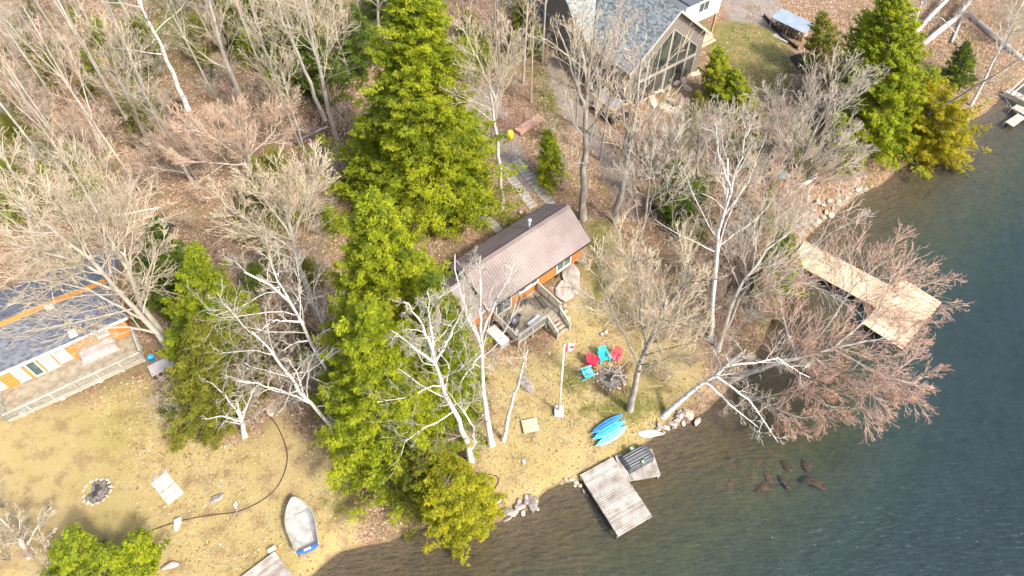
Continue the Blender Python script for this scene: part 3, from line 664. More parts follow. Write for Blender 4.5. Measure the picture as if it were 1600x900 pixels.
def kayaks():
    M1 = mat('turquoise_plastic', (.02,.30,.52), (.06,.40,.60), 1.5, .35, spec=.5); M2 = mat('blue_plastic', (.01,.13,.36), (.02,.22,.46), 1.5, .35, spec=.5); M3 = mat('pale_turquoise_plastic', (.13,.42,.54), (.22,.50,.60), 1.5, .35, spec=.5)
    for k, (a, b, label, m, up) in enumerate((((971,651),(924,679),'dark blue kayak farthest up the bank in the row of three',M2,1),((974,661),(927,688),'bright turquoise kayak lying between two others on the bank',M1,0),((977,670),(932,699),'pale turquoise kayak nearest the grey dock in the row of three',M3,0))):
        A, B = GW(*a), GW(*b); c = (A+B)/2; L = 2.8
        t = thing('kayak', label, 'kayak', (c[0], c[1], float(H(float(c[0]), float(c[1])))+.03), math.atan2(*(A-B)[:2][::-1]), 'kayaks on the bank')
        rs = []
        for i in range(23):
            s = -1+2*i/22; wd = .34*max(.03, (1-abs(s)**2.3)); hh = .28; rk = .14*abs(s)**4; row = []
            for j in range(17):
                q = 2*math.pi*j/16; row.append((s*L/2, wd*math.cos(q), rk+hh/2+hh/2*(math.sin(q) if math.sin(q) > 0 else math.sin(q)*1.0)*(.35+.65*(1-abs(s)**3))))
            rs.append(row)
        g = MB(); skin(g, rs); g.build('hull', m, t, True)
        g = MB()
        for sgn in (-1, 1):
            g.tube([(s*L/2, sgn*.20*(1-abs(s)**2.2), .14*abs(s)**4+.27-.13*abs(s)**3) for s in np.linspace(-.86,.86,15)], .035, 6)
        g.tube([(s*L/2, 0, .14*abs(s)**4+.285-.11*abs(s)**3) for s in np.linspace(-.9,.9,15)], .03, 6)
        g.build('hull_ridge', m, t, True)
kayaks()
def pedal_boats():
    """two dark moulded boats turned over on the dock"""
    M_B = mat('dark_grey_plastic', (.035,.04,.045), (.065,.072,.08), 2, .45, spec=.5); M_GN = mat('green_seat', (.05,.14,.08), (.08,.2,.12), 3, .6)
    z = .56
    for (c0, label, seat) in (((993,710.5),'upturned dark plastic boat on the dock, on the side toward the kayaks',(985,698)),((999,718.5),'upturned dark plastic boat on the dock, on the side toward open water',(1005,722))):
        c = P(*c0, z+.2); A = P(975,726,z+.2); B = P(1020,701,z+.2); rz = math.atan2(*(B-A)[:2][::-1]); L = 2.15; W = .92
        t = thing('dinghy', label, 'boat', (c[0], c[1], z), rz, 'dark boats on the dock')
        rs = []
        for i in range(17):
            s = i/16; x = -L/2+L*s; wd = W/2*(.94+.06*min(1, s*3))*(1 if s < .75 else 1-.35*((s-.75)/.25)**2); hh = .36*(1 if s > .06 else .3+.7*s/.06)*(1 if s < .8 else 1-.6*((s-.8)/.2)**2); row = []
            for j in range(25):
                a = -1+2*j/24; zz = hh*(1-abs(a)**6)*(1-.16*(math.cos(a*math.pi*5)*.5+.5)*(1 if abs(a) < .9 else 0)); row.append((x, a*wd, .02+zz))
            rs.append(row)
        g = MB(); skin(g, rs); g.build('hull', M_B, t, True)
        g = MB(); g.box(-L/2, L/2-.2, -W/2-.02, W/2+.02, .0, .03); g.build('rim', M_B, t, bevel=.01)
        s_ = P(*seat, z+.3)-c; cs, sn = math.cos(-rz), math.sin(-rz); lx, ly = s_[0]*cs-s_[1]*sn, s_[0]*sn+s_[1]*cs
        ly = max(-W/2, min(W/2, ly)); g = MB(); g.box(lx-.17, lx+.17, ly-.14, ly+.14, .28, .42); st = g.build('seat', M_GN, t, bevel=.03)
        g = MB(); g.box(lx-.10, lx+.02, ly-.07, ly+.07, .421, .45); g.build('fitting', M_WHITE, st, bevel=.01)
pedal_boats()

# ------------------------------------------------------------------ lawn furniture
def adirondack(label, px, py, face, m):
    q = G(px, py); t = thing('garden_chair', label, 'chair', q, face, 'garden chairs round the fire pit')
    s = 1.12                                         # faces local +x
    g = MB()
    for i in range(6): 
        x = -.22+i*.095; g.bar((x*s, -.28*s, (.28+.035*i)*s), (x*s, .28*s, (.28+.035*i)*s), .085*s, .025)
    g.build('seat', m, t)
    g = MB()
    for i in range(5):
        y = (-.22+i*.11)*s; top = 1.0-.035*abs(i-2)**1.6; g.bar((-.20*s, y*.85, .26*s), (-.50*s, y*1.08, top*s), .09*s, .025, up=(1,0,.3))
    g.bar((-.27*s,-.25*s,.42*s),(-.27*s,.25*s,.42*s),.05,.03); g.bar((-.44*s,-.27*s,.8*s),(-.44*s,.27*s,.8*s),.05,.03)
    g.build('backrest', m, t)
    for sg in (-1, 1):
        g = MB(); g.prism([(-.38*s, sg*.30*s-.05),(.36*s, sg*.33*s-.08),(.36*s, sg*.33*s+.08),(-.38*s, sg*.30*s+.05)], .55*s, .575*s); g.build('armrest', m, t)
        g = MB(); g.bar((.28*s, sg*.33*s, 0), (.28*s, sg*.33*s, .55*s), .09*s, .03); g.build('leg', m, t)
        g = MB(); g.bar((.30*s, sg*.27*s, .38*s), (-.52*s, sg*.27*s, .04), .03, .12*s); g.build('leg', m, t)
M_TEAL = mat('teal_plastic', (.02,.44,.44), (.04,.54,.53), 2, .45); M_RED = mat('crimson_plastic', (.60,.02,.06), (.72,.05,.10), 2, .45); M_PTEAL = mat('pale_teal_plastic', (.10,.50,.55), (.18,.58,.62), 2, .45); M_PINK = mat('faded_red_plastic', (.66,.08,.11), (.75,.13,.16), 2, .45)
def facing(px, py, tx=950, ty=578):
    a = G(px, py); b = G(tx, ty); return math.atan2(b[1]-a[1], b[0]-a[0])
adirondack('teal garden chair at the back of the ring, between the two red ones', 943, 562, facing(943,562), M_TEAL)
adirondack('deep red garden chair between the teal chair and the pale teal one', 927, 569, facing(927,569), M_RED)
adirondack('faded red garden chair under the oak twigs, right end of the ring', 960, 562, facing(960,562), M_PINK)
adirondack('pale teal garden chair set apart at the left end of the ring', 918, 587, facing(918,587), M_PTEAL)
def rock_mesh(name, seed, m, sub=3, flat=.7, jag=.35):
    import bmesh
    r = random.Random(seed); bm = bmesh.new(); bmesh.ops.create_icosphere(bm, subdivisions=sub, radius=1)
    off = Vector((r.random()*50, r.random()*50, r.random()*50)); pl = [(Vector((r.uniform(-1,1), r.uniform(-1,1), r.uniform(-.6,1))).normalized(), r.uniform(.42,.8)) for _ in range(16)]
    for v in bm.verts:
        d = v.co.normalized(); k = 1+jag*.5*mnoise.noise(d*1.3+off)
        for n_, h in pl:
            c = d.dot(n_)*k
            if c > h: k *= h/c
        k += .06*mnoise.noise(d*5+off); v.co = Vector((d.x*k, d.y*k*.8, d.z*k*flat))
    me = bpy.data.meshes.new(name); bm.to_mesh(me); bm.free(); me.materials.append(m); return me
RM = {k: [rock_mesh('rock', 10*i+len(k), m) for i in range(5)] for k, m in (('grey', M_STONE), ('tan', M_TAN_STONE), ('rust', M_RUST_STONE), ('pale', M_WHITE_STONE))}
def rock(px, py, size, kind, label, group=None, sc=(1,1,.75), rz=None, sink=.25, name='rock'):
    q = G(px, py) if kind != 'rust' else P(px, py, 0)
    if kind == 'rust': q = np.array([q[0], q[1], H(float(q[0]), float(q[1]))])
    o = bpy.data.objects.new(name, random.choice(RM[kind])); COL.objects.link(o)
    o.location = (q[0], q[1], q[2]+size*sc[2]*.5*(1-2*sink)); o.scale = (size*.5*sc[0], size*.5*sc[1], size*.5*sc[2]*1.4); o.rotation_euler = (0, 0, random.uniform(0, 6.28) if rz is None else rz)
    return setp(o, label, 'rock', group)
def firepit(name, label, px, py, rad, n, kind, sizes, grp_rock):
    q = G(px, py); t = thing(name, label, 'fire pit', q)
    g = MB(); ns = 24; vs = [(0,0,.05)]+[(rad*.92*math.cos(2*math.pi*i/ns), rad*.92*math.sin(2*math.pi*i/ns), .03+.02*random.random()) for i in range(ns)]; g.add(vs, [(0,i+1,(i+1)%ns+1) for i in range(ns)]); g.build('ash_bed', mat('ash', (.05,.045,.04), (.20,.18,.16), 6, .95, detail=8), t)
    for i in range(n):
        a = 2*math.pi*i/n; s_ = random.uniform(*sizes); o = bpy.data.objects.new('ring_stone', random.choice(RM[kind])); COL.objects.link(o); o.parent = t
        o.location = (rad*math.cos(a)*random.uniform(.94,1.06), rad*math.sin(a)*random.uniform(.94,1.06), s_*.2); o.scale = (s_*.6, s_*.5, s_*.45); o.rotation_euler = (0, 0, random.uniform(0,6))
    for i in range(5):
        a = random.uniform(0,6.28); g = MB(); g.tube([(math.cos(a)*rad*.5, math.sin(a)*rad*.5, .08+.02*i), (-math.cos(a)*rad*.4, -math.sin(a)*rad*.4, .1+.02*i)], .05, 7); g.build('charred_log', M_DARK, t)
firepit('fire_pit', 'round stone ringed fire pit on the straw lawn below the long house', 152, 768, .85, 16, 'tan', (.28,.42), None)
firepit('fire_pit', 'dark ash filled fire pit in front of the ring of garden chairs', 955, 590, 1.05, 11, 'grey', (.18,.32), None)
def flagpole():
    b = G(873, 644); t = thing('flagpole', 'tall white flagpole standing on a pale block below the cabin deck', 'flagpole', b)
    d = ray(882, 540); k = (b[0]*d[0]+b[1]*d[1])/(d[0]**2+d[1]**2); top = np.array([d[0]*k, d[1]*k, CAM_H+d[2]*k]); hh = float(top[2]-b[2]); lean = top[:2]-b[:2]
    hh = min(hh, 10.5)
    g = MB(); g.tube([(0,0,.1), (lean[0], lean[1], hh)], [.085,.05], 10); g.build('pole', M_WHITE, t, True)
    g = MB(); g.tube([(lean[0],lean[1],hh),(lean[0],lean[1],hh+.06),(lean[0],lean[1],hh+.14)], [.03,.1,.03], 10); g.build('finial', M_WHITE, t, True)
    g = MB(); g.box(-.32,.32,-.38,.38,-.15,.30); g.build('base_block', M_WHITE_STONE, t, bevel=.03)
    fl = thing('flag', 'small red and white flag hanging limply at the top of the white pole', 'flag', (b[0]+lean[0], b[1]+lean[1], b[2]+hh-.1), R(35))
    nx, ny = 24, 10; V = []; 
    for j in range(ny+1):
        for i in range(nx+1):
            u = i/nx; v = j/ny; V.append((.06+u*1.05, .16*math.sin(u*7+v*1.5)*u, -v*.85-u*.35*u+.05*math.sin(u*9)))
    def part(nm, i0, i1, m):
        F = []
        for j in range(ny):
            for i in range(i0, i1): a = j*(nx+1)+i; F.append((a, a+1, a+nx+2, a+nx+1))
        o = mesh_np(nm, V, F, m, fl, smooth=True)
        s_ = o.modifiers.new('thick', 'SOLIDIFY'); s_.thickness = .006
    MR = mat('flag_red', (.65,.03,.03), (.72,.06,.05), 3, .8)
    part('red_bar', 0, 6, MR); part('white_field', 6, 18, M_WHITE); part('red_fly_bar', 18, nx, MR)
    leaf = [(0,.30),(.05,.20),(.12,.23),(.09,.08),(.20,.12),(.18,.06),(.26,.0),(.12,-.10),(.13,-.15),(.02,-.12),(.02,-.24)]
    leaf = leaf+[(-x, z) for x, z in leaf[::-1][:-1]]; vs = []
    for x, z in leaf:
        X = .06+(.5+x*.8)*1.05; u = (X-.06)/1.05; v = .5-z; vs.append((X, .16*math.sin(u*7+v*1.5)*u-.012, -v*.85-u*.35*u+.05*math.sin(u*9)))
    g = MB(); g.add(vs, [tuple(range(len(vs)))]); g.add([(x, y+.024, z) for x, y, z in vs], [tuple(range(len(vs)-1,-1,-1))]); g.build('leaf_emblem', MR, fl)
flagpole()
# deck furniture of the cabin
def on_deck(px, py, zoff=0): x, y = CF.onz(px, py, DK['z']+zoff); q = CF.w(x, y); return (q[0], q[1], DK['z']+.005)
def bench(name, label, loc, rz, wd):
    t = thing(name, label, 'garden bench' if wd > 1 else 'chair', loc, rz); m = M_BLACKMETAL
    g = MB(); n = 9
    for i in range(n): g.bar((-.22+i*.055, -wd/2, .43), (-.22+i*.055, wd/2, .43), .03, .02)
    g.build('seat', m, t); g = MB()
    for i in range(int(wd/.09)+1): y = -wd/2+i*wd/int(wd/.09); g.bar((-.24, y, .45), (-.36, y, .95), .018)
    g.tube([(-.36,-wd/2,.95),(-.38,-wd/4,1.02),(-.39,0,1.05),(-.38,wd/4,1.02),(-.36,wd/2,.95)], .022, 6); g.build('backrest', m, t)
    for sg in (-1, 1):
        g = MB(); g.tube([(-.32, sg*wd/2, .66), (.05, sg*wd/2, .68), (.26, sg*wd/2, .64), (.28, sg*wd/2, .43)], .022, 6); g.build('armrest', m, t)
        g = MB(); g.bar((.24, sg*wd/2, 0), (.24, sg*wd/2, .43), .035); g.build('leg', m, t); g = MB(); g.bar((-.28, sg*wd/2, 0), (-.24, sg*wd/2, .43), .035); g.build('leg', m, t)
bench('garden_bench', 'black metal two seat bench on the cabin deck by the right railing', on_deck(847,474,.3), CF.rz-R(120)+R(180)-R(70), 1.35)
bench('metal_chair', 'black metal armchair on the cabin deck under the long window', on_deck(821,473,.3), CF.rz-R(80), .6)
def grill():
    t = thing('gas_grill', 'black lidded gas barbecue on the cabin deck beside the patio door', 'barbecue', on_deck(803,504,.5), CF.rz+R(15)); m = M_BLACKMETAL
    g = MB(); g.box(-.35,.35,-.25,.25,.08,.72); g.build('cabinet', m, t, bevel=.02)
    g = MB(); g.tube([(-.37,0,.86),(.37,0,.86)], .27, 14); g.build('lid', mat('grill_lid', (.12,.11,.14), (.18,.17,.20), 3, .3, metal=.4), t, True)
    for sg in (-1, 1): g = MB(); g.box(min(sg*.38,sg*.72), max(sg*.38,sg*.72), -.22, .22, .80, .84); g.build('side_shelf', m, t, bevel=.01)
    g = MB(); g.tube([(-.25,-.30,.92),(.25,-.30,.92)], .018, 6); g.build('handle', M_RAIL, t)
    q = on_deck(807,518,.25); t = thing('propane_tank', 'white propane tank standing beside the black barbecue', 'gas tank', q)
    g = MB(); g.tube([(0,0,.0),(0,0,.06),(0,0,.08),(0,0,.32),(0,0,.42),(0,0,.45)], [.12,.12,.16,.16,.10,.03], 16); g.build('cylinder', M_WHITE, t, True)
    g = MB(); g.tube([(0,0,.43),(0,0,.53)], [.09,.09], 12, cap=False); g.build('collar', M_WHITE, t, True)
    q = on_deck(801,513,.3); t = thing('cleaning_jug', 'small yellow jug on the deck between barbecue and propane tank', 'jug', q)
    g = MB(); g.tube([(0,0,0),(0,0,.22),(0,0,.28),(0,0,.33)], [.09,.09,.04,.03], 10); g.build('bottle', mat('yellow_plastic', (.75,.55,.03), (.85,.65,.06), 3, .4), t, True); g = MB(); g.tube([(0,0,.33),(0,0,.37)], .035, 8); g.build('cap', M_WHITE, t)
grill()
def low_table():
    t = thing('low_table', 'low white table on the cabin deck against the front railing', 'table', on_deck(836,502,.4), CF.rz+R(3))
    g = MB(); [g.box(-.6+i*.2+.005, -.6+(i+1)*.2-.005, -.25, .25, .40, .43) for i in range(6)]; g.build('tabletop', M_WHITE, t)
    for sx in (-1,1):
        for sy in (-1,1): g = MB(); g.box(sx*.52-.03, sx*.52+.03, sy*.19-.03, sy*.19+.03, 0, .40); g.build('leg', M_WHITE, t)
low_table()
def chest():
    q = G(778, 531); t = thing('storage_chest', 'long pale grey storage chest on the ground against the left side of the cabin deck', 'chest', q, CF.rz+R(90))
    g = MB(); g.box(-.85,.85,-.38,.38,0,.62); g.build('box', mat('beige_resin', (.36,.34,.30), None, 3, .6), t, bevel=.02)
    g = MB(); g.box(-.9,.9,-.43,.43,.622,.70); g.build('lid', mat('pale_lid', (.52,.49,.45), (.60,.57,.53), 3, .6), t, bevel=.02)
    g = MB(); g.box(-.1,.1,-.455,-.43,.50,.58); g.build('latch', M_DARK, t)
chest()
def pallet(label, name, pts, z, n, m, cat):
    c = [G(*p) for p in pts]; o = sum(c)/4; t = thing(name, label, cat, o); c = [q-o for q in c]
    g = MB()
    for i in range(n):
        a, b = i/n+.012, (i+1)/n-.012; q = [c[0]+(c[3]-c[0])*a, c[1]+(c[2]-c[1])*a, c[1]+(c[2]-c[1])*b, c[0]+(c[3]-c[0])*b]; g.prism([tuple(p[:2]) for p in q[::-1]], z-.04, z)
    g.build('boards', m, t); g = MB()
    for f in (.06, .94): a = c[0]+(c[1]-c[0])*f; b = c[3]+(c[2]-c[3])*f; g.bar((a[0],a[1],z-.10),(b[0],b[1],z-.10),.07,.11)
    g.build('runner', m, t)
pallet('low weathered board platform on the lawn left of the flagpole', 'board_platform', [(814,659),(838,655),(843,675),(819,680)], .25, 4, mat('green_grey_boards', (.36,.34,.22), (.48,.45,.32), 2, .85), 'platform')
# stone steps and slabs
def slab_stone(t, c, hx, hy, rz, z, m, nm='slab'):
    g = MB(); p = [(-hx,-hy),(hx,-hy),(hx,hy),(-hx,hy)]; cs, sn = math.cos(rz), math.sin(rz)
    q = [(c[0]+x*cs-y*sn+random.uniform(-.03,.03), c[1]+x*sn+y*cs+random.uniform(-.03,.03)) for x, y in p]; g.prism(q, z-.15, z); g.build(nm, m, t, bevel=.02)
def steps(name, label, a, b, n, wd, m, rise=.05, cat='steps'):
    A, B = G(*a), G(*b); o = A; t = thing(name, label, cat, o); d = B-A; L = np.hypot(*d[:2]); rz = math.atan2(d[1], d[0])
    for i in range(n):
        f = (i+.5)/n; c = d*f; h = H(float(o[0]+c[0]), float(o[1]+c[1]))-o[2]; slab_stone(t, c, L/n/2-.035, wd/2, rz+random.uniform(-.03,.03), h+rise+.02*(i % 2), m, 'step_slab')
M_PAVE = mat('concrete_slab', (.27,.255,.21), (.39,.36,.31), 3, .9, bump=.3, detail=8); M_PALEPAVE = mat('pale_slab', (.42,.385,.32), (.54,.50,.43), 3, .9, bump=.2)
steps('slab_steps', 'short run of pale concrete slabs ending at the back of the brown roof', (741,324), (782,362), 7, .75, M_PAVE)
steps('slab_walk', 'long slab walkway from gravel pad to cabin, nearer the grey trunk', (787,262), (834,325), 13, .85, M_PAVE)
steps('slab_walk', 'long slab walkway from gravel pad to cabin, nearer the small green cedar', (805,250), (862,320), 13, .9, M_PAVE)
steps('stepping_slabs', 'pale flat slabs laid in a short row on the straw lawn right of the stone fire pit', (247,746), (276,780), 4, 1.15, M_PALEPAVE, .07)
for px, py, l in ((243,746,'flat grey stone left of the pale stepping slabs'),(257,738,'flat grey stone just above the pale stepping slabs')): rock(px, py, .62, 'grey', l, sc=(1.3,.9,.3))
rock(340, 781, 1.05, 'grey', 'dark rounded boulder on the straw lawn near the hose', sc=(1,.9,.55))
rock(278, 821, 1.0, 'pale', 'pale pointed boulder at the lower end of the garden hose', sc=(1.1,.8,.6))
rock(368, 790, .6, 'pale', 'thin pale stone beside the garden hose', sc=(.6,1.4,.6), rz=0.2)
rock(818, 722, .5, 'pale', 'white stone alone on the lawn left of the grey dock', sc=(.8,1.2,.6))
rock(778, 781, .75, 'pale', 'white boulder at the tip of the yellow cedar by the water', sc=(1,1,.7))
rock(762, 755, .38, 'pale', 'small white stone inside the coiled black hose', sc=(1,1,.7))
rock(265, 886, 1.0, 'grey', 'pale and dark stone right of the green shrubs at the bottom edge', sc=(1.5,.7,.5), rz=.1)
rock(427, 641, 1.3, 'tan', 'tan boulder half buried near the top of the garden hose', sc=(1.2,.9,.6))
rock(824, 604, 1.5, 'grey', 'grey boulder among twigs behind the pale birch below the deck', sc=(1.2,1,.5))
rock(1052, 508, .8, 'pale', 'light stone at the foot of the bare yard tree', sc=(1,1,.5)); 
rock(893, 436, 4.2, 'grey', 'broad grey bedrock hump along the front wall of the cabin', sc=(1.0,.6,.14), rz=CF.rz+1.2, name='bedrock')
rock(884, 452, 2.6, 'grey', 'smaller grey bedrock hump at the corner of the cabin deck', sc=(1.2,.8,.2), rz=CF.rz+.6, name='bedrock')
for px, py, s_ in ((886,498,.6),(884,488,.5),(889,507,.45),(882,478,.4),(787,352,.5),(815,333,.6),(946,520,.5),(940,523,.45)): rock(px, py, s_, 'tan', 'small tan stone in the loose rocks round the cabin deck and path', 'small stones round the cabin')
shore_sets = [([(796,802,1.1),(806,798,.6),(812,794,.9),(818,802,.5),(825,786,.7),(831,790,1.3),(838,796,.5),(793,812,.6),(800,806,.5),(822,779,.6),(810,785,.6),(836,782,.5)], 'grey', 'broken grey rock in the pile on the shore left of the grey dock', 'rocks on the shore left of the dock'),
 ([(884,751,.45),(893,750,.5),(900,754,.5),(906,760,.45),(912,768,.45),(918,775,.35),(876,756,.35),(898,760,.35),(908,748,.4)], 'tan', 'small stone in the line at the left edge of the grey dock', 'small stones beside the grey dock'),
 ([(1030,664,.6),(1040,670,.7),(1048,664,.8),(1056,658,.6),(1064,650,.9),(1036,678,.5),(1026,672,.6),(1053,668,.55),(1089,660,.8),(1068,662,.5),(1080,652,.6),(1060,645,.6)], 'grey', 'dark shore rock at the foot of the leaning white birch', 'rocks by the leaning birch')]
for lst, k, l, gname in shore_sets:
    for x, y, s_ in lst: rock(x, y, s_, k, l, gname, sc=(1.2,.9,.8))
rock(1075, 652, 1.5, 'tan', 'large flat faced pale brown boulder at the waterline below the leaning birch', sc=(.8,1.25,.6), rz=.1)
rock(1016, 679, 1.5, 'pale', 'long white rock on the bank just above the grey dock', sc=(1.5,.45,.4), rz=0.0)
for x, y, s_ in ((1138,668,1.0),(1128,700,1.1),(1106,684,.9),(1145,736,1.2),(1160,727,1.1),(1172,735,1.3),(1184,730,1.0),(1150,742,1.0),(1200,733,.8),(1228,722,1.3),(1215,700,1.3),(1268,750,1.2),(1285,738,1.0),(1243,742,1.0),(1130,712,.9),(1195,760,1.1),(1190,712,1.0),(1225,684,1.2),(1260,722,1.2),(1170,700,.9)):
    q = P(x, y, 0); dz = -.18-H(float(q[0]), float(q[1])); o = rock(x+random.uniform(-16,16), y+random.uniform(-12,12), s_*random.uniform(.7,1.25), 'rust', 'rust coloured boulder under the water beyond the grey dock', 'sunken rusty boulders', sc=(1.3,.9,.35)); o.location.z = -.50-.12*s_; o.rotation_euler[0] = random.uniform(-.2,.2)
for i, (x, y) in enumerate([(1298,338),(1290,332),(1284,340),(1278,346),(1302,326),(1310,318),(1272,352),(1266,346),(1286,322),(1270,330),(1296,316),(1322,310),(1330,304),(1340,298),(1352,296),(1362,292),(1260,338),(1277,318),(1316,300),(1335,290)]):
    rock(x, y, random.uniform(.35,.95), 'tan', 'tan stone in the band along the shore behind the pine gangway', 'stones on the shore behind the gangway')
# hoses
def hose(name, label, pts, r=.03):
    q = [GW(*p) for p in pts]; o = q[0]; t = [Vector(p-o)+Vector((0,0,.04)) for p in q]
    out = []
    for i in range(len(t)-1):
        p0, p1, p2, p3 = t[max(i-1,0)], t[i], t[i+1], t[min(i+2,len(t)-1)]
        for k in range(6):
            u = k/6; out.append(.5*((2*p1)+(-p0+p2)*u+(2*p0-5*p1+4*p2-p3)*u*u+(-p0+3*p1-3*p2+p3)*u**3))
    out.append(t[-1]); g = MB(); g.tube(out, r, 6); ob = g.build(name, mat('black_hose', (.03,.03,.035), None, 3, .5), None, True); ob.location = tuple(o); setp(ob, label, 'hose')
hose('garden_hose', 'long thin black hose curving across the straw lawn', [(405,640),(425,655),(440,680),(449,710),(444,740),(430,765),(405,785),(370,800),(325,806),(280,815),(240,828),(205,845)])
hose('coiled_hose', 'black hose lying in loose loops above the yellow cedar', [(690,722),(712,738),(735,752),(755,766),(763,775),(772,765),(779,752),(775,744),(762,742),(748,748),(740,760),(752,768),(766,762),(770,750),(760,745)])
# gravel pad things
def bin_():
    q = G(797, 216); t = thing('yellow_barrel', 'bright yellow barrel at the end of the low red plank wall', 'barrel', q)
    g = MB(); g.tube([(0,0,0),(0,0,.1),(0,0,.4),(0,0,.72),(0,0,.8)], [.24,.30,.33,.30,.25], 16); g.build('drum', MATS['yellow_plastic'], t, True); g = MB(); g.tube([(0,0,.8),(0,0,.86)], [.26,.22], 16); g.build('lid', MATS['yellow_plastic'], t, True)
bin_()
def plank_wall():
    a, b = G(808, 210), G(845, 188); t = thing('plank_wall', 'low red brown stack of planks beside the yellow barrel', 'lumber pile', a, math.atan2(*(b-a)[:2][::-1])); L = np.hypot(*(b-a)[:2]); m = mat('reddish_planks', (.36,.20,.15), (.46,.28,.22), 2, .85)
    for k in range(2):
        g = MB()
        for j in range(3): g.box(random.uniform(-.1,.1), L+random.uniform(-.1,.1), -.4+j*.28, -.4+j*.28+.26, .1+k*.16, .1+k*.16+.14)
        g.build('plank_layer', m, t)
plank_wall()
def brush(name, label, px, py, n, r, m, L, cat='brush pile'):
    q = G(px, py); g = MB()
    for i in range(n):
        a = random.uniform(0,6.28); c = Vector((random.gauss(0,r), random.gauss(0,r), random.uniform(.1,.6))); d = Vector((math.cos(a), math.sin(a), random.uniform(-.15,.3)))*random.uniform(.4,1)*L
        g.tube([c-d*.5, c+Vector((random.uniform(-.1,.1),random.uniform(-.1,.1),.05)), c+d*.5], [.022,.016,.006], 4)
    o = g.build(name, m); o.location = tuple(q); setp(o, label, cat)
M_TWIG_P = mat('pinkish_twigs', (.34,.24,.20), (.46,.35,.29), 2, .9)
brush('brush_pile', 'heap of dark red brown sticks behind the yellow barrel', 787, 196, 90, .8, mat('dark_red_twigs', (.16,.07,.05), (.26,.13,.1), 2, .9), 1.8)
brush('brush_pile', 'tangle of grey sticks across the dark fire pit', 965, 578, 12, .8, mat('grey_twigs', (.40,.34,.27), (.52,.46,.38), 2, .9), 2.4)
brush('brush_pile', 'tangle of sticks in the middle of the yard left of the bare oak', 965, 500, 34, 1.1, MATS['grey_twigs'], 1.8)
# items by the shore at the right
def tarp(label, px, py, s_, m, nm):
    q = G(px, py); n = 14; V = []; 
    for j in range(n+1):
        for i in range(n+1):
            x, y = (i/n-.5)*s_, (j/n-.5)*s_*.7; r = max(0, 1-(2*abs(i/n-.5))**3)*max(0, 1-(2*abs(j/n-.5))**3); V.append((x, y, .02+.35*r*s_/1.6+.06*mnoise.noise(Vector((x*3, y*3, px)))*r))
    F = [(j*(n+1)+i, j*(n+1)+i+1, (j+1)*(n+1)+i+1, (j+1)*(n+1)+i) for j in range(n) for i in range(n)]
    o = mesh_np(nm, V, F, m, None, smooth=False); o.location = tuple(q); o.rotation_euler = (0,0,R(20)); setp(o, label, 'tarp')
tarp('crumpled orange red tarp on the bank behind the white fallen trunk', 1214, 288, 1.1, mat('orange_tarp', (.66,.16,.07), (.74,.24,.12), 3, .6), 'tarp')
tarp('faded teal tarp on the bank beside the orange one', 1220, 273, 1.6, mat('teal_tarp', (.25,.42,.42), (.34,.50,.50), 3, .6), 'tarp')
def fallen(name, label, pts, r0, r1, m, cat='log', z=.15, nb=0, dz=None):
    q = [GW(*p, z) for p in pts]; 
    if dz: q = [p+np.array([0,0,d]) for p, d in zip(q, dz)]
    o = q[0]; t = thing(name, label, cat, (o[0], o[1], o[2])); q = [p-o for p in q]
    g = MB(); g.tube(q, list(np.linspace(r0, r1, len(q))), 10); g.build('trunk', m, t, True)
    for i in range(nb):
        f = random.uniform(.3, 1); k = f*(len(q)-1); a = q[int(min(k, len(q)-2))]; b = q[int(min(k, len(q)-2))+1]; c = Vector(a+(b-a)*(k-int(min(k, len(q)-2)))); d = Vector((b-a)).normalized(); s_ = Vector((random.uniform(-1,1), random.uniform(-1,1), random.uniform(0,.9))).normalized(); e = c+(d*.6+s_)*random.uniform(.6,1.8)
        g = MB(); g.tube([c, (c+e)/2+Vector((0,0,.1)), e], [.05,.03,.01], 5); g.build('broken_branch', m, t, True)
M_SILVER = mat('silvered_wood', (.36,.34,.31), (.52,.50,.47), 1.5, .8, stretch=(1,1,1), detail=8, c3=(.44,.42,.38))
fallen('fallen_birch', 'thick bleached fallen trunk lying along the bank behind the gangway', [(1218,318),(1235,298),(1262,285),(1274,276)], .32, .22, M_SILVER, nb=5)
fallen('fallen_log', 'long grey log crossing the bank at the top right corner', [(1512,24),(1545,52),(1580,82),(1620,115)], .35, .28, mat('grey_log', (.30,.28,.25), (.42,.40,.37), 1.5, .85, detail=8), nb=3)
fallen('fallen_tree', 'bleached split trunk leaning over the top right bank behind the big cedar', [(1440,72),(1465,55),(1490,38),(1510,12)], .34, .24, M_SILVER, nb=8, dz=(0,.5,.8,1.0))
fallen('fallen_tree', 'white stripped trunk above the split one near the top edge', [(1425,60),(1455,30),(1480,8),(1500,-12)], .26, .15, M_SILVER, nb=8, dz=(.3,.8,1.2,1.6))
fallen('fallen_log', 'short dark log standing out under the split trunk', [(1486,68),(1496,45),(1503,28)], .16, .12, MATS['grey_log'])
fallen('fallen_log', 'grey log on the leaf litter left of the green hemlock, by the tall wood trunks', [(470,220),(500,205),(512,200)], .14, .10, MATS['grey_log'])
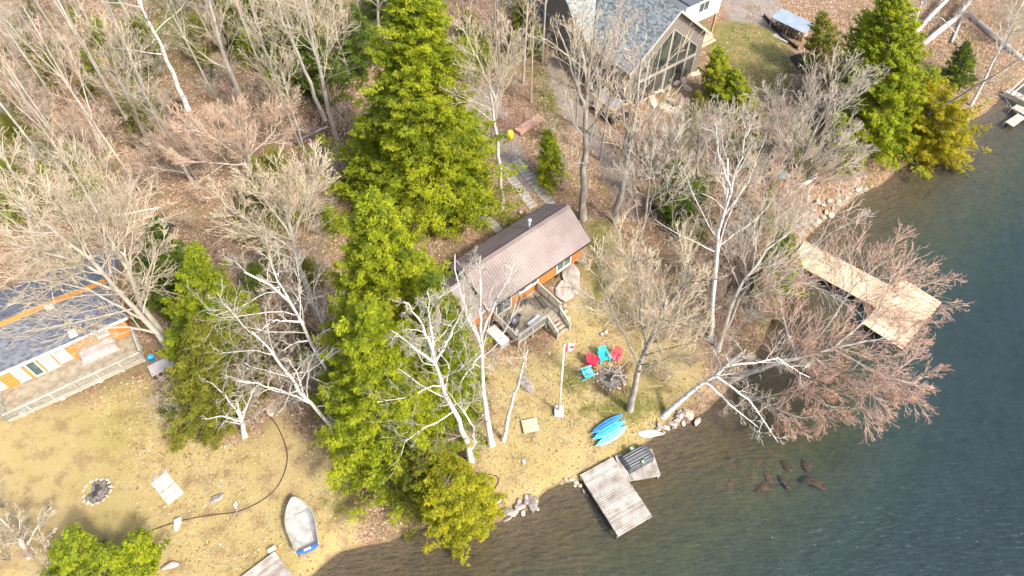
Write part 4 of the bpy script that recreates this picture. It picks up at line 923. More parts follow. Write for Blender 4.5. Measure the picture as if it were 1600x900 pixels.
def shed():
    q = G(1238, 52); c = [P(*p, q[2]+1.7) for p in ((1210,19.5),(1218,18),(1270,39),(1264,49))]; o = G(1238, 52); t = thing('woodshed', 'open lean-to woodshed with a long narrow blue grey roof at the top right', 'shed', o)
    a, b = (c[0]+c[1])/2-o, (c[2]+c[3])/2-o; d = (b-a); d[2] = 0; L = np.hypot(*d[:2]); u = d/L; v = np.array([u[1], -u[0], 0]); a = a.copy(); a[2] = 0
    rr = MB(); z0 = 1.75; A = a-v*.9; pts = [(*(A+v*1.9)[:2], z0-.25), (*(A+v*1.9+u*L)[:2], z0-.25), (*(A+u*L)[:2], z0+.05), (*A[:2], z0+.05)]; slab(rr, pts, .06); rr.build('roof', mat('blue_metal_roof', (.20,.25,.30), (.26,.31,.36), 1, .4), t)
    for f in (0.03, .5, .97):
        for s_ in (.15, 1.75): p = A+u*L*f+v*s_; g = MB(); g.bar((p[0],p[1],-.3),(p[0],p[1],z0-.2),.10); g.build('post', M_POSTW, t)
    g = MB()
    for k in range(110):
        f = random.uniform(.06,.94); h = random.uniform(.05,1.2); p = A+u*L*f+v*(.2+.3*random.random()); e = p+v*.75; g.tube([(p[0],p[1],h),(e[0],e[1],h+.02)], .075, 7)
    setp(g.build('firewood', mat('split_wood', (.30,.20,.13), (.42,.30,.20), 4, .9), t), kind='stuff')
    g = MB(); p = A+v*2.1+u*L*.25; e = p+u*L*.45; g.bar((p[0],p[1],.05),(e[0],e[1],.05),.9,.08); g.build('plank_floor', M_RAIL, t)
shed()
def edging():
    pts = [GW(*p) for p in ((1193,26),(1208,44),(1222,60),(1236,70),(1246,78))]; o = pts[0]; g = MB()
    for a, b in zip(pts[:-1], pts[1:]): g.bar(a-o+[0,0,.12], b-o+[0,0,.12], .12, .45)
    e = g.build('retaining_edge', M_DARK); e.location = tuple(o); setp(e, 'low black retaining edge curving along the lawn by the woodshed', 'retaining wall')
    tarp('dark tarp heap at the end of the black retaining edge', 1254, 93, 2.6, M_DARK, 'tarp')
edging()
# boulders of the patio in front of the glass gable
k_ = 0
for x, y, s_ in ((1000,150,1.5),(1014,145,1.9),(1028,140,1.6),(1040,134,1.7),(1052,130,1.3),(1064,124,1.6),(1078,118,1.4),(1090,115,1.2),(1020,160,1.8),(1035,168,1.7),(1048,160,1.4),(1005,138,1.3),(1060,172,1.6),(1045,176,1.4),(1072,138,1.2)):
    rock(x, y, s_, 'tan', 'sand coloured patio boulder below the tall glass gable', 'patio boulders below the glass gable', sc=(1.4,1,.45))
def cover():
    q = LFr.w(*LC); t = thing('covered_sofa', 'deck furniture under a wrinkled mauve grey cover on the long deck', 'covered furniture', (q[0], q[1], LZ+.01), LFr.rz)
    n = 30; V = []
    for j in range(n+1):
        for i in range(n+1):
            a, b = i/n-.5, j/n-.5; e = (1-(2*abs(a))**8)*(1-(2*abs(b))**8); V.append((a*2.6, b*1.3, .02+.75*max(0,e)**.35*(1 if b > 0 else .7)+.05*mnoise.noise(Vector((a*6,b*9,1)))*e))
    F = [(j*(n+1)+i, j*(n+1)+i+1, (j+1)*(n+1)+i+1, (j+1)*(n+1)+i) for j in range(n) for i in range(n)]
    mesh_np('cover', V, F, mat('mauve_cover', (.34,.28,.27), (.44,.37,.35), 3, .8), t, smooth=True)
cover()
def left_bits():
    q = G(258, 580); t = thing('firewood_box', 'grey lidded box at the foot of the leaning trunks by the long deck', 'box', q, R(35))
    g = MB(); g.box(-.75,.75,-.45,.45,0,.7); g.build('box', M_DARK, t, bevel=.02); g = MB(); g.box(-.82,.82,-.52,.52,.702,.78); g.build('lid', mat('grey_lid', (.34,.31,.30), (.42,.39,.38), 3, .7), t, bevel=.02)
    q = G(239, 563); t = thing('blue_bucket', 'small bright blue bucket beside the grey lidded box', 'bucket', q); g = MB(); g.tube([(0,0,0),(0,0,.4),(0,0,.42)], [.17,.24,.26], 16, cap=False); g.tube([(0,0,.01),(0,0,.03)], [.17,.17], 16); g.build('pail', mat('bright_blue', (.02,.33,.60), None, 3, .4), t, True); g = MB(); g.tube([(.24*math.cos(a), .24*math.sin(a)*.3, .42-.12*math.sin(a)) for a in np.linspace(0, math.pi, 9)], .012, 5); g.build('handle', M_WHITE, t)
    # clothes line and little cart behind the roof
    a, b = G(185, 358), G(262, 343); t = thing('clothes_pole', 'thin white rail on posts behind the upper slate roof', 'rail', a); d = b-a
    g = MB(); g.bar((0,0,1.5),(d[0],d[1],d[2]+1.5),.07); g.build('rail', M_WHITE, t)
    for f in (.02,.98): g = MB(); g.bar(d*f, d*f+[0,0,1.5], .08); g.build('post', M_RAIL, t)
    q = G(265, 358); t = thing('garden_cart', 'small dark garden cart with pale frame beside the white rail', 'cart', q, R(-10))
    g = MB(); g.box(-.4,.4,-.3,.3,.35,.6); g.build('tray', M_BLACKMETAL, t, bevel=.02); g = MB(); g.bar((-.4,-.32,.62),(-1.1,-.32,.9),.04); g.bar((-.4,.32,.62),(-1.1,.32,.9),.04); g.bar((-1.1,-.32,.9),(-1.1,.32,.9),.04); g.build('handle', M_WHITE, t)
    for sx in (-1,1):
        for sy in (-1,1): g = MB(); g.tube([(sx*.3,sy*.34,.18),(sx*.3,sy*.42,.18)], .18, 12); g.build('wheel', M_BLACKMETAL, t)
left_bits()

# ------------------------------------------------------------------ trees
def tubes(Pt, Rd, S):
    """Pt (B,K,3) polylines, Rd (B,K) radii -> vertices and quads of S-sided tubes"""
    B, K, _ = Pt.shape; T = np.empty_like(Pt); T[:, 1:-1] = Pt[:, 2:]-Pt[:, :-2]; T[:, 0] = Pt[:, 1]-Pt[:, 0]; T[:, -1] = Pt[:, -1]-Pt[:, -2]
    T /= np.linalg.norm(T, axis=2, keepdims=True)+1e-9
    m = T.mean(1); ref = np.where(np.abs(m[:, 2:3]) < .8, np.array([[0,0,1.]]), np.array([[1.,0,0]]))[:, None, :].repeat(K, 1)
    A = np.cross(T, ref); A /= np.linalg.norm(A, axis=2, keepdims=True)+1e-9; Bv = np.cross(T, A)
    an = np.arange(S)*2*np.pi/S
    V = Pt[:, :, None, :]+Rd[:, :, None, None]*(A[:, :, None, :]*np.cos(an)[None, None, :, None]+Bv[:, :, None, :]*np.sin(an)[None, None, :, None])
    i = np.arange(B*K*S).reshape(B, K, S); j = np.roll(i, -1, axis=2)
    F = np.stack([i[:, :-1], j[:, :-1], j[:, 1:], i[:, 1:]], -1).reshape(-1, 4)
    return V.reshape(-1, 3), F
def resample(pts, K):
    pts = np.array(pts, float); d = np.r_[0, np.cumsum(np.linalg.norm(np.diff(pts, axis=0), axis=1))]; t = np.linspace(0, d[-1], K)
    return np.stack([np.interp(t, d, pts[:, k]) for k in range(3)], -1)
def children(rg, Pt, Rd, n, t0, ln, ang=(30,65), up=.15, wig=.12, K=5, rk=.6, rmin=.008, taper=.45, t1=.98, fall=.5):
    """n side branches on every polyline; ln = length as a share of the parent's, thinner and shorter toward its tip"""
    B, Kp, _ = Pt.shape; pl = np.linalg.norm(np.diff(Pt, axis=1), axis=2).sum(1)
    t = t0+(t1-t0)*((np.arange(n)[None, :]+rg.random((B, n)))/n); f = t*(Kp-1); k = np.minimum(f.astype(int), Kp-2); fr = (f-k)[..., None]; bi = np.arange(B)[:, None]
    p = Pt[bi, k]*(1-fr)+Pt[bi, k+1]*fr; tg = Pt[bi, k+1]-Pt[bi, k]; tg /= np.linalg.norm(tg, axis=2, keepdims=True)+1e-9
    r = (Rd[bi, k]*(1-fr[..., 0])+Rd[bi, k+1]*fr[..., 0])
    az = rg.random((B, 1))*6.28+np.arange(n)[None, :]*2.4+rg.normal(0, .5, (B, n)); ref = np.where(np.abs(tg[..., 2:3]) < .9, np.array([0,0,1.]), np.array([1.,0,0])); a = np.cross(tg, ref); a /= np.linalg.norm(a, axis=2, keepdims=True)+1e-9; b = np.cross(tg, a)
    th = np.radians(rg.uniform(ang[0], ang[1], (B, n)))[..., None]; side = a*np.cos(az)[..., None]+b*np.sin(az)[..., None]
    d = tg*np.cos(th)+side*np.sin(th); d[..., 2] += up; d /= np.linalg.norm(d, axis=2, keepdims=True)
    L = (ln*pl[:, None]*(1-fall*(t-t0)/(t1-t0+1e-9))*rg.uniform(.65, 1.25, (B, n)))
    d = d.reshape(-1, 3); p = p.reshape(-1, 3); L = L.reshape(-1); r0 = np.maximum(r.reshape(-1)*rk, rmin)
    Q = np.empty((len(p), K, 3)); Q[:, 0] = p; q = p.copy(); dd = d.copy()
    for s in range(1, K):
        dd = dd+rg.normal(0, wig, dd.shape); dd[:, 2] += up*.35; dd /= np.linalg.norm(dd, axis=1, keepdims=True); q = q+dd*(L/(K-1))[:, None]; Q[:, s] = q
    rr = r0[:, None]*np.linspace(1, taper, K)[None, :]
    return Q, np.maximum(rr, rmin*.55)
BARK = dict(
 grey=mat('grey_bark', (.19,.17,.14), (.36,.33,.28), 3, .9, stretch=(1,1,.35), bump=.5, c3=(.27,.245,.21), objvar=.12),
 dark=mat('brown_bark', (.15,.12,.095), (.28,.23,.18), 3, .9, stretch=(1,1,.35), bump=.5, objvar=.12),
 birch=mat('birch_bark', (.10,.09,.08), (.58,.56,.52), 2.6, .7, stretch=(.8,.8,3.2), c3=(.52,.49,.45), lo=.33, hi=.52, detail=6),
 beech=mat('pale_bark', (.30,.275,.225), (.46,.425,.36), 2.5, .85, stretch=(1,1,.5), objvar=.10))
TWIG = dict(
 tan=mat('tan_twigs', (.38,.31,.21), (.56,.48,.35), 1.2, .9, objvar=.10), pink=mat('pink_twigs', (.41,.29,.21), (.58,.44,.33), 1.2, .9, objvar=.10),
 grey=mat('ash_grey_twigs', (.33,.29,.23), (.50,.445,.37), 1.2, .9, objvar=.10), white=mat('white_twigs', (.30,.265,.21), (.46,.415,.34), 1.2, .85), dark=mat('brown_twigs', (.17,.13,.10), (.28,.22,.18), 1.2, .9, objvar=.1),
 red=mat('reddish_twigs', (.33,.22,.165), (.50,.37,.29), 1.2, .9))
def up_to(base, px, py, push=0.0):
    """point on the photo ray that stands most nearly above the base (the least leaning tree that fits)"""
    d = ray(px, py); k = (base[0]*d[0]+(base[1]+push)*d[1])/(d[0]**2+d[1]**2); return np.array([d[0]*k, d[1]*k, CAM_H+d[2]*k])
TREES = []
def bare_tree(name, label, stems, r0, bark='grey', twig='tan', n=(10,6,5,3), ln=(.42,.5,.5,.55), cs=.35, seed=0, group=None, up=.12, wig=.13, ang=(32,68), buds=None, base=None, hmax=27, rtip=.25, cat='tree', tw=1.0, sag=0):
    """stems: list of photo polylines; the first starts at the foot of the trunk, later ones fork from points on it"""
    rg = np.random.default_rng(seed+11)
    if bark == 'birch' and len(stems) > 1: ln = (ln[0]*.75,)+tuple(ln[1:])
    if base is None: base = GW(*stems[0][0][:2])
    t = thing(name, label, cat, base, 0, group)
    St = []; Sr = []
    for i, st in enumerate(stems):
        pts = []
        for j, q in enumerate(st):
            if i == 0 and j == 0: pts.append(base-np.array([0,0,.2])); continue
            if len(q) == 3: pts.append(P(*q)); continue
            u = up_to(base, q[0], q[1]); u[2] = min(u[2], base[2]+hmax); pts.append(u if u[2] < base[2]+hmax-.01 else P(q[0], q[1], u[2]))
        if i and j: 
            a = np.array(pts[0]); allp = np.concatenate(St); k = np.argmin(np.linalg.norm(allp-a, axis=1))
            if np.linalg.norm(allp[k]-a) < 2.5: pts[0] = allp[k]
        rs = resample(pts, 10); w_ = rg.normal(0, .035 if i == 0 else .06, rs.shape)*np.linalg.norm(rs[-1]-rs[0])*.12; w_[0] = 0; rs = rs+w_
        rr = r0 if i == 0 else r0*.38
        St.append(rs); Sr.append(np.linspace(rr, max(rr*rtip, .02), 10))
    Pt = np.stack(St)-base; Rd = np.stack(Sr)
    Rd *= .85; Rd[0, 0] *= 1.25
    V, F = tubes(Pt, Rd, 9); mesh_np('trunk', V, F, BARK[bark], t, smooth=True)
    if bark != 'birch': ang = (24, 52); wig *= .62; sub = (14, 44); n = (n[0]+2, n[1]+1, max(3, n[2]-1), 2); tw *= 1.3
    else: sub = (20, 52); n = (n[0]+1, n[1], n[2]-1, n[3]); tw *= .85; wig *= .85
    L1 = children(rg, Pt[:1], Rd[:1], n[0], cs, ln[0], ang, up, wig, 7, .36, .022*tw, .3)
    if len(St) > 1:
        q = children(rg, Pt[1:], Rd[1:], max(4, int(n[0]*.6)), .25, ln[0]*1.1, ang, up, wig, 7, .40, .022*tw, .3); L1 = (np.concatenate([L1[0], q[0]]), np.concatenate([L1[1], q[1]]))
    V1, F1 = tubes(*L1, 5); mesh_np('limbs', V1, F1, BARK[bark], t, smooth=True)
    L2 = children(rg, *L1, n[1], .2, ln[1]*1.12, sub, up, wig*1.1, 5, .5, .015*tw, .5)
    L3 = children(rg, *L2, n[2], .15, ln[2]*1.15, sub, up*.8, wig*1.2, 4, .7, .0115*tw, .6)
    L4 = children(rg, *L3, n[3], .15, ln[3]*1.1, sub, up*.6, wig*1.2, 3, .8, .0095*tw, .6)
    Vs, Fs = [], []; k = 0
    for lv in (L2, L3, L4):
        v, f = tubes(*lv, 3); Vs.append(v); Fs.append(f+k); k += len(v)
    cr = mesh_np('crown', np.concatenate(Vs), np.concatenate(Fs), TWIG[twig], t)
    if buds:
        c1, c2, nb, bs = buds; tips = np.concatenate([L4[0][:, -1], L4[0][:, 1], L3[0][:, -1]]); idx = rg.choice(len(tips), min(nb, len(tips)), replace=False); c = tips[idx]
        V, F, T = leaf_quads(rg, c+rg.normal(0, .03, c.shape), rg.normal(0, 1, c.shape), bs*rg.uniform(.6, 1.4, len(c)), .7); m_ = rg.random(len(c))[:, None]; T = (np.array(c1)*(1-m_)+np.array(c2)*m_).repeat(4, 0)
        mesh_np('buds', V, F, attr_mat('bud'), t, tint=T)
    TREES.append(t); return t
def leaf_quads(rg, c, n, s, ar=1.0):
    """small rhombic leaves at c facing n with size s (real leaf size, any direction)"""
    n = n/(np.linalg.norm(n, axis=1, keepdims=True)+1e-9); a = np.cross(n, rg.normal(0, 1, n.shape)); a /= np.linalg.norm(a, axis=1, keepdims=True)+1e-9; b = np.cross(n, a); s = s[:, None]
    V = np.stack([c-a*s, c-b*s*ar*.5, c+a*s, c+b*s*ar*.5], 1).reshape(-1, 3); F = np.arange(len(V)).reshape(-1, 4); return V, F, None
def conifer_mesh(rg, Hh, Rr, base_z=.05, nb=None, c_lo=(.035,.06,.008), c_hi=(.15,.17,.012), shape=.68, dens=1.0, droop=.25, leaf=.17, round_=0.0, lobe=.25):
    """boughs round a stem, each with fans of narrow sprays; returns V,F(tri),tint and bough polylines"""
    nb = nb or int(80+Hh*Rr*6.0*dens); u = (np.arange(nb)+rg.random(nb))/nb; zf = base_z+(1-base_z)*u**.95
    prof = (1-zf)**shape if not round_ else np.sqrt(np.clip(1-((zf-.42)/.60)**2, 0, 1))*(round_)+(1-round_)*(1-zf)
    prof *= np.clip((zf-base_z*.5)/.10, .35, 1)
    az = np.arange(nb)*2.39996+rg.normal(0, .25, nb)
    lb = .93+lobe*np.sin(az*2+zf*7+rg.random()*6)*.5+lobe*rg.normal(0, .75, nb)
    L = np.maximum(Rr*prof*lb, .25); dr = -droop+rg.normal(0, .22, nb)+.75*zf
    K = 7; s = np.linspace(0, 1, K); D = np.stack([np.cos(az), np.sin(az)], -1)
    Pt = np.empty((nb, K, 3)); Pt[:, :, :2] = D[:, None, :]*(L[:, None]*s[None, :])[..., None]
    Pt[:, :, 2] = (zf*Hh)[:, None]+L[:, None]*(dr[:, None]*s[None, :]-.32*s[None, :]**2+.30*s[None, :]**4)
    ns = np.clip((L*20*dens), 6, 60).astype(int); bi = np.repeat(np.arange(nb), ns); t = .12+.88*np.sqrt(rg.random(len(bi))); f = t*(K-1); k = np.minimum(f.astype(int), K-2); fr = (f-k)[:, None]
    p = Pt[bi, k]*(1-fr)+Pt[bi, k+1]*fr; d0 = np.hstack([D[bi], np.full((len(bi), 1), -.12)]); sd = np.stack([-D[bi][:, 1], D[bi][:, 0], np.zeros(len(bi))], -1); sg = rg.choice([-1, 1], len(bi))[:, None]
    spread = (L[bi]*.30*(1.08-t))[:, None]*rg.random((len(bi), 1)); p = p+sd*sg*spread+d0*spread*.4; p[:, 2] -= spread[:, 0]*.25; p = p+rg.normal(0, .07, p.shape)
    fan = d0+sd*sg*rg.uniform(.2, 1.0, (len(bi), 1)); fan /= np.linalg.norm(fan, axis=1, keepdims=True)
    m = 6; q = np.repeat(np.arange(len(bi)), m); aa = (np.tile(np.linspace(-1, 1, m), len(bi))+rg.normal(0, .15, len(q)))*1.0
    sdv = np.cross(fan, [0,0,1.]); sdv /= np.linalg.norm(sdv, axis=1, keepdims=True)+1e-9
    dirn = fan[q]*np.cos(aa)[:, None]+sdv[q]*np.sin(aa)[:, None]; dirn[:, 2] += rg.normal(-.12, .30, len(q)); dirn /= np.linalg.norm(dirn, axis=1, keepdims=True)
    ll = leaf*.80*rg.uniform(.7, 1.55, len(q))[:, None]; wd = np.cross(dirn, rg.normal(0, .55, dirn.shape)+[0,0,1.]); wd /= np.linalg.norm(wd, axis=1, keepdims=True)+1e-9
    c = p[q]+rg.normal(0, .04, (len(q), 3)); V = np.stack([c, c+dirn*ll*.45+wd*ll*.19, c+dirn*ll*1.15, c+dirn*ll*.45-wd*ll*.19], 1).reshape(-1, 3); F = np.arange(len(V)).reshape(-1, 4)
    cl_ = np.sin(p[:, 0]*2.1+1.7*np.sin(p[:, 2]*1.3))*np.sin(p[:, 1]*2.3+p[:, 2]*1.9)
    tone = np.clip(rg.normal(.5, .20, nb)[bi]+rg.normal(0, .16, len(bi))+.2*cl_+.35*(t-.6), 0, 1)[q][:, None]  # inner sprays and clump gaps tinted darker: crown shade put into the colour
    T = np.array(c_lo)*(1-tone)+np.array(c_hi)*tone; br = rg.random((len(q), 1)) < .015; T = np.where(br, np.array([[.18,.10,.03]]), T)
    return V, F, T.repeat(4, 0), Pt
def conifer(name, label, bpx, tpx, rpx, seed, kind='cedar', hmax=26, base_z=.05, dens=1.0, group=None, round_=0.0, trunk=True, cols=None, **kw):
    rg = np.random.default_rng(seed+500); b = GW(*bpx); tp = up_to(b, *tpx); Hh = min(tp[2]-b[2], hmax); cen = P((bpx[0]+tpx[0])/2, (bpx[1]+tpx[1])/2, b[2]+Hh*.3)
    dist = np.linalg.norm(np.array([cen[0], cen[1], cen[2]-CAM_H])); Rr = rpx/FPX*dist
    t = thing(name, label, 'tree', b, 0, group); ln = (tp-b)[:2]/max(1e-3, tp[2]-b[2])
    c_lo, c_hi = cols or ((.04,.065,.008), (.165,.18,.012))
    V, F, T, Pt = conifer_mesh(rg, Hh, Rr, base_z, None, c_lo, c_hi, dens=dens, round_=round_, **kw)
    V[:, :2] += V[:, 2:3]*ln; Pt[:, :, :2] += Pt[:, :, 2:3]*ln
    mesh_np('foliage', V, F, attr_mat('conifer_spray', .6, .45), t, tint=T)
    z = np.linspace(-.3, Hh*.97, 10); r = .017*Hh+.04; St = np.stack([z*ln[0], z*ln[1], z], -1)[None]; Vt, Ft = tubes(St, np.linspace(r, .02, 10)[None], 9)
    mesh_np('trunk', Vt, Ft, BARK['dark'], t, smooth=True)
    Vb, Fb = tubes(Pt[::2], np.maximum(.03*np.linspace(1, .2, Pt.shape[1]), .006)[None].repeat(len(Pt[::2]), 0), 3); mesh_np('boughs', Vb, Fb, BARK['dark'], t)
    TREES.append(t); return t
YEL = ((.10,.155,.010), (.39,.43,.02)); MID = ((.10,.155,.012), (.34,.39,.022)); DEEP = ((.045,.085,.012), (.15,.22,.025)); OLV = ((.09,.11,.015), (.27,.27,.03))
conifer('hemlock', 'tallest bright green hemlock, reaching from above the cabin path to the top edge', (662,322), (645,-38), 116, 1, cols=YEL, dens=.95, leaf=.2, shape=.72, lobe=.36, droop=.35)
conifer('hemlock', 'green hemlock lobe against the tall one, on its side toward the gravel pad', (715,330), (700,135), 60, 2, cols=YEL, lobe=.32)
conifer('hemlock', 'low green hemlock tucked against the left foot of the tallest one', (592,300), (585,170), 62, 3, cols=MID)
conifer('hemlock', 'big yellow green hemlock in the middle, left of the brown roof', (620,600), (582,303), 92, 4, cols=YEL, dens=.95, leaf=.2, shape=.58, lobe=.34, droop=.35)
conifer('hemlock', 'broad green hemlock lowest in the middle clump, above the yellow cedar', (615,712), (572,480), 104, 5, cols=YEL, dens=.95, leaf=.2, lobe=.34, droop=.35)
conifer('hemlock', 'deep green hemlock behind the twin white birch trunks', (700,650), (672,430), 72, 6, cols=MID)
conifer('hemlock', 'narrow green hemlock at the upper left edge of the middle clump', (540,640), (530,480), 46, 7, cols=MID)
conifer('hemlock', 'green hemlock standing at the end of the slate roof', (262,470), (240,345), 48, 8, cols=DEEP)
conifer('hemlock', 'largest green hemlock right of the long deck', (332,570), (302,385), 64, 9, cols=MID, dens=1.0, lobe=.3)
conifer('hemlock', 'dark dusty green hemlock beside the straw lawn, below the larger one', (325,665), (305,500), 62, 10, cols=OLV)
conifer('cedar', 'round yellow cedar hanging over the water at the bottom', (726,812), (698,752), 54, 11, cols=((.15,.17,.012),(.44,.42,.02)), round_=.9, leaf=.15, dens=1.3, shape=.6)
conifer('cedar', 'thin olive cedar just above the yellow one at the waterline', (668,780), (660,715), 50, 12, cols=OLV, round_=.6, dens=.8)
conifer('cedar', 'tall dark and yellow cedar on the point at the upper right', (1375,225), (1400,-15), 62, 13, cols=YEL, dens=1.0, leaf=.2, shape=.6)
conifer('cedar', 'green cedar standing behind the tall one on the point, nearest the woodshed', (1345,185), (1360,20), 48, 14, cols=MID)
conifer('cedar', 'golden green cedar low in front of the tall one on the point', (1395,222), (1408,95), 46, 15, cols=YEL)
conifer('cedar', 'rounded golden cedar leaning out over the water at the upper right', (1450,238), (1468,158), 52, 16, cols=((.15,.15,.010),(.50,.43,.018)), round_=.9, dens=1.6, leaf=.16)
conifer('cedar', 'bushy green cedar between the tall cedar and the golden one over the water', (1440,195), (1452,112), 38, 17, cols=YEL, round_=.5)
conifer('cedar', 'small pointed green cedar alone on the leafy bank at the upper right', (1495,128), (1512,66), 22, 18, cols=((.03,.07,.008),(.16,.22,.015)))
conifer('cedar', 'small yellow green cedar beside the slab walkway', (864,285), (856,205), 27, 19, cols=YEL)
conifer('cedar', 'ragged yellow green cedar at the corner of the glass gable', (1130,165), (1122,75), 36, 20, cols=YEL)
conifer('cedar', 'low green cedar under grey twigs below the glass gable', (1165,180), (1150,110), 30, 21, cols=YEL, dens=.8)
conifer('hemlock', 'dark green hemlock in the shade beneath the grey shrub trees', (1068,345), (1060,255), 48, 22, cols=DEEP)
conifer('cedar', 'yellow green cedar at the shore end of the pine gangway', (1222,455), (1228,355), 34, 23, cols=YEL, dens=.9)
conifer('cedar', 'small yellow cedar half hidden in twigs just left of the gangway', (1195,480), (1200,400), 28, 24, cols=OLV)
conifer('hemlock', 'green hemlock at the bottom left corner under pale twigs', (118,930), (112,832), 46, 25, cols=MID)
conifer('hemlock', 'bright green hemlock at the bottom edge, right of the corner one', (205,930), (215,838), 48, 26, cols=YEL)
conifer('hemlock', 'low green hemlock between the two at the bottom left', (165,945), (162,862), 46, 27, cols=MID)
for i, (b_, t_, r_, c_, l_) in enumerate([((465,115),(455,25),58,DEEP,'dark green hemlock behind the pale wood trunks at the top'), ((385,70),(378,-10),46,DEEP,'shaded hemlock behind the pair of grey trunks near the top edge'), ((560,105),(550,10),42,DEEP,'dark hemlock between the twin grey trunks and the tallest hemlock'),
    ((510,150),(500,75),42,DEEP,'low dark hemlock left of the tallest hemlock'), ((215,110),(205,30),34,OLV,'olive young hemlock left of the mottled white birch'), ((228,205),(222,150),30,OLV,'small olive hemlock by the leaning dark trunk'), ((425,345),(420,240),62,OLV,'olive hemlock standing inside the large pale crown'),
    ((610,30),(604,-50),44,DEEP,'dark hemlock at the top edge left of the tallest hemlock'), ((735,120),(728,60),24,MID,'slim green hemlock right of the tallest one'), ((1290,120),(1285,20),38,OLV,'grey green spruce with thin needles beside the woodshed'), ((1255,260),(1250,190),34,OLV,'olive juniper under the large grey shrub crown'), ((1320,250),(1315,180),34,YEL,'yellow green cedar in grey twigs left of the point'),
    ((820,60),(818,-5),26,OLV,'thin olive hemlock left of the big house near the top'), ((400,470),(396,415),22,DEEP,'small dark hemlock beneath the white forked birches'), ((1045,60),(1040,60),10,MID,'')]):
    if l_: conifer('hemlock' if 'hemlock' in l_ else ('spruce' if 'spruce' in l_ else 'cedar'), l_, b_, t_, r_, 40+i, cols=c_, dens=.8)
def T_(label, stems, r0, **kw): return bare_tree(kw.pop('nm', 'bare_tree'), label, stems, r0, **kw)
W = dict(bark='birch', twig='white', nm='birch_tree')
T_('mottled white birch with a thick trunk slanting to the top edge', [[(293,172),(262,95),(235,40),(205,-25)]], .30, seed=1, cs=.45, **W)
T_('thick grey trunk slanting to the top edge right of the mottled birch', [[(378,160),(352,95),(330,20),(318,-40)],[(352,95),(325,20),(312,-30)]], .32, seed=2, cs=.3, bark='beech')
T_('dark leaning trunk in the wood behind the top left shrubs', [[(245,248),(215,190),(180,105),(165,50)]], .24, seed=3, bark='dark')
T_('straight grey tree left of the twin trunks near the tallest hemlock', [[(508,188),(475,110),(445,40),(425,-20)]], .24, seed=4, bark='beech', cs=.5)
T_('tall grey tree splitting into twin stems beside the tallest hemlock', [[(532,246),(512,165),(495,90),(478,10),(470,-40)],[(500,120),(478,50),(455,-10)]], .27, seed=5, bark='beech', cs=.4)
T_('slim grey tree leaning left above the pink crown', [[(470,228),(440,150),(412,75),(398,20)]], .15, seed=6, bark='beech', cs=.4)
T_('slim pale tree right beside the slim leaning one', [[(478,240),(455,170),(437,100)]], .12, seed=7, bark='beech', cs=.4)
T_('grey trunk standing straight at the top edge left of the tallest hemlock', [[(592,72),(590,20),(588,-40)]], .26, seed=8, cs=.5)
T_('curved grey tree with twin tips between top hemlocks', [[(545,116),(528,60),(515,0)],[(528,60),(540,10)]], .17, seed=9, cs=.3)
T_('smooth grey tree with forked crown between gravel pad and hemlock', [[(784,326),(781,250),(770,170),(762,110)],[(770,170),(790,100),(800,40)],[(770,160),(745,90),(720,40)]], .25, seed=10, bark='beech', cs=.6, n=(10,7,5,3), ln=(.4,.5,.5,.55))
T_('tall grey brown tree behind the right end of the brown roof', [[(911,342),(912,250),(918,160),(925,60)],[(917,170),(885,90),(870,30)],[(920,120),(950,60)]], .40, seed=11, bark='grey', cs=.35, n=(8,4,4,2))
T_('broken dark grey trunk leaning past the big house deck', [[(962,346),(978,260),(995,170),(1003,95)],[(985,210),(960,120)]], .33, seed=12, bark='grey', cs=.5, n=(5,4,4,2))
T_('gnarled pale tree with orange lichen in front of the glass gable', [[(930,150),(915,110),(905,60),(890,10)],[(905,60),(880,30)]], .24, seed=13, bark='grey', cs=.3, n=(5,4,4,2))
T_('thin grey multi stemmed tree left of the dark hemlock', [[(1002,378),(1012,300),(1022,210)],[(1005,360),(1035,270),(1058,200)],[(1004,370),(990,290),(975,220)]], .17, seed=14, twig='grey', cs=.3)
T_('straight white birch standing right of the bare yard tree', [[(1111,532),(1114,440),(1130,340),(1142,250)],[(1130,330),(1155,250),(1170,200)],[(1135,300),(1122,240),(1118,190)]], .24, seed=15, cs=.5, n=(11,6,5,3), **W)
T_('white birch leaning far right from the shore rocks over the water', [[(1036,651),(1080,612,3.0),(1120,585,5.2),(1165,545,7.5)],[(1120,585,5.2),(1170,625,4.4),(1215,690,3.0)],[(1140,565,6.2),(1215,560,7.0),(1265,590,6)],[(1100,600,4.2),(1150,640,3.2),(1185,668,2)]], .26, seed=16, cs=.45, n=(12,6,5,3), wig=.2, up=.0, **W)
T_('pair of grey trunks leaning right toward the pine gangway', [[(1122,548),(1150,455,6),(1195,395,8),(1250,350,10)],[(1125,540,1),(1165,450,5.5),(1212,420,7),(1280,385,8.5),(1330,345,10)]], .22, seed=17, cs=.4, bark='beech', twig='grey', n=(13,7,5,3), up=.05)
T_('bare oak with dark split trunk right of the garden chairs', [[(984,640),(1000,570),(1030,500),(1045,450)],[(1000,570),(965,500),(930,430)],[(1030,500),(1070,440),(1085,400)],[(1010,550),(1000,470),(990,400)]], .30, seed=18, cs=.35, bark='grey', n=(10,7,6,4), ln=(.45,.5,.5,.55), nm='bare_oak')
RB = ((.36,.13,.07), (.58,.29,.17))
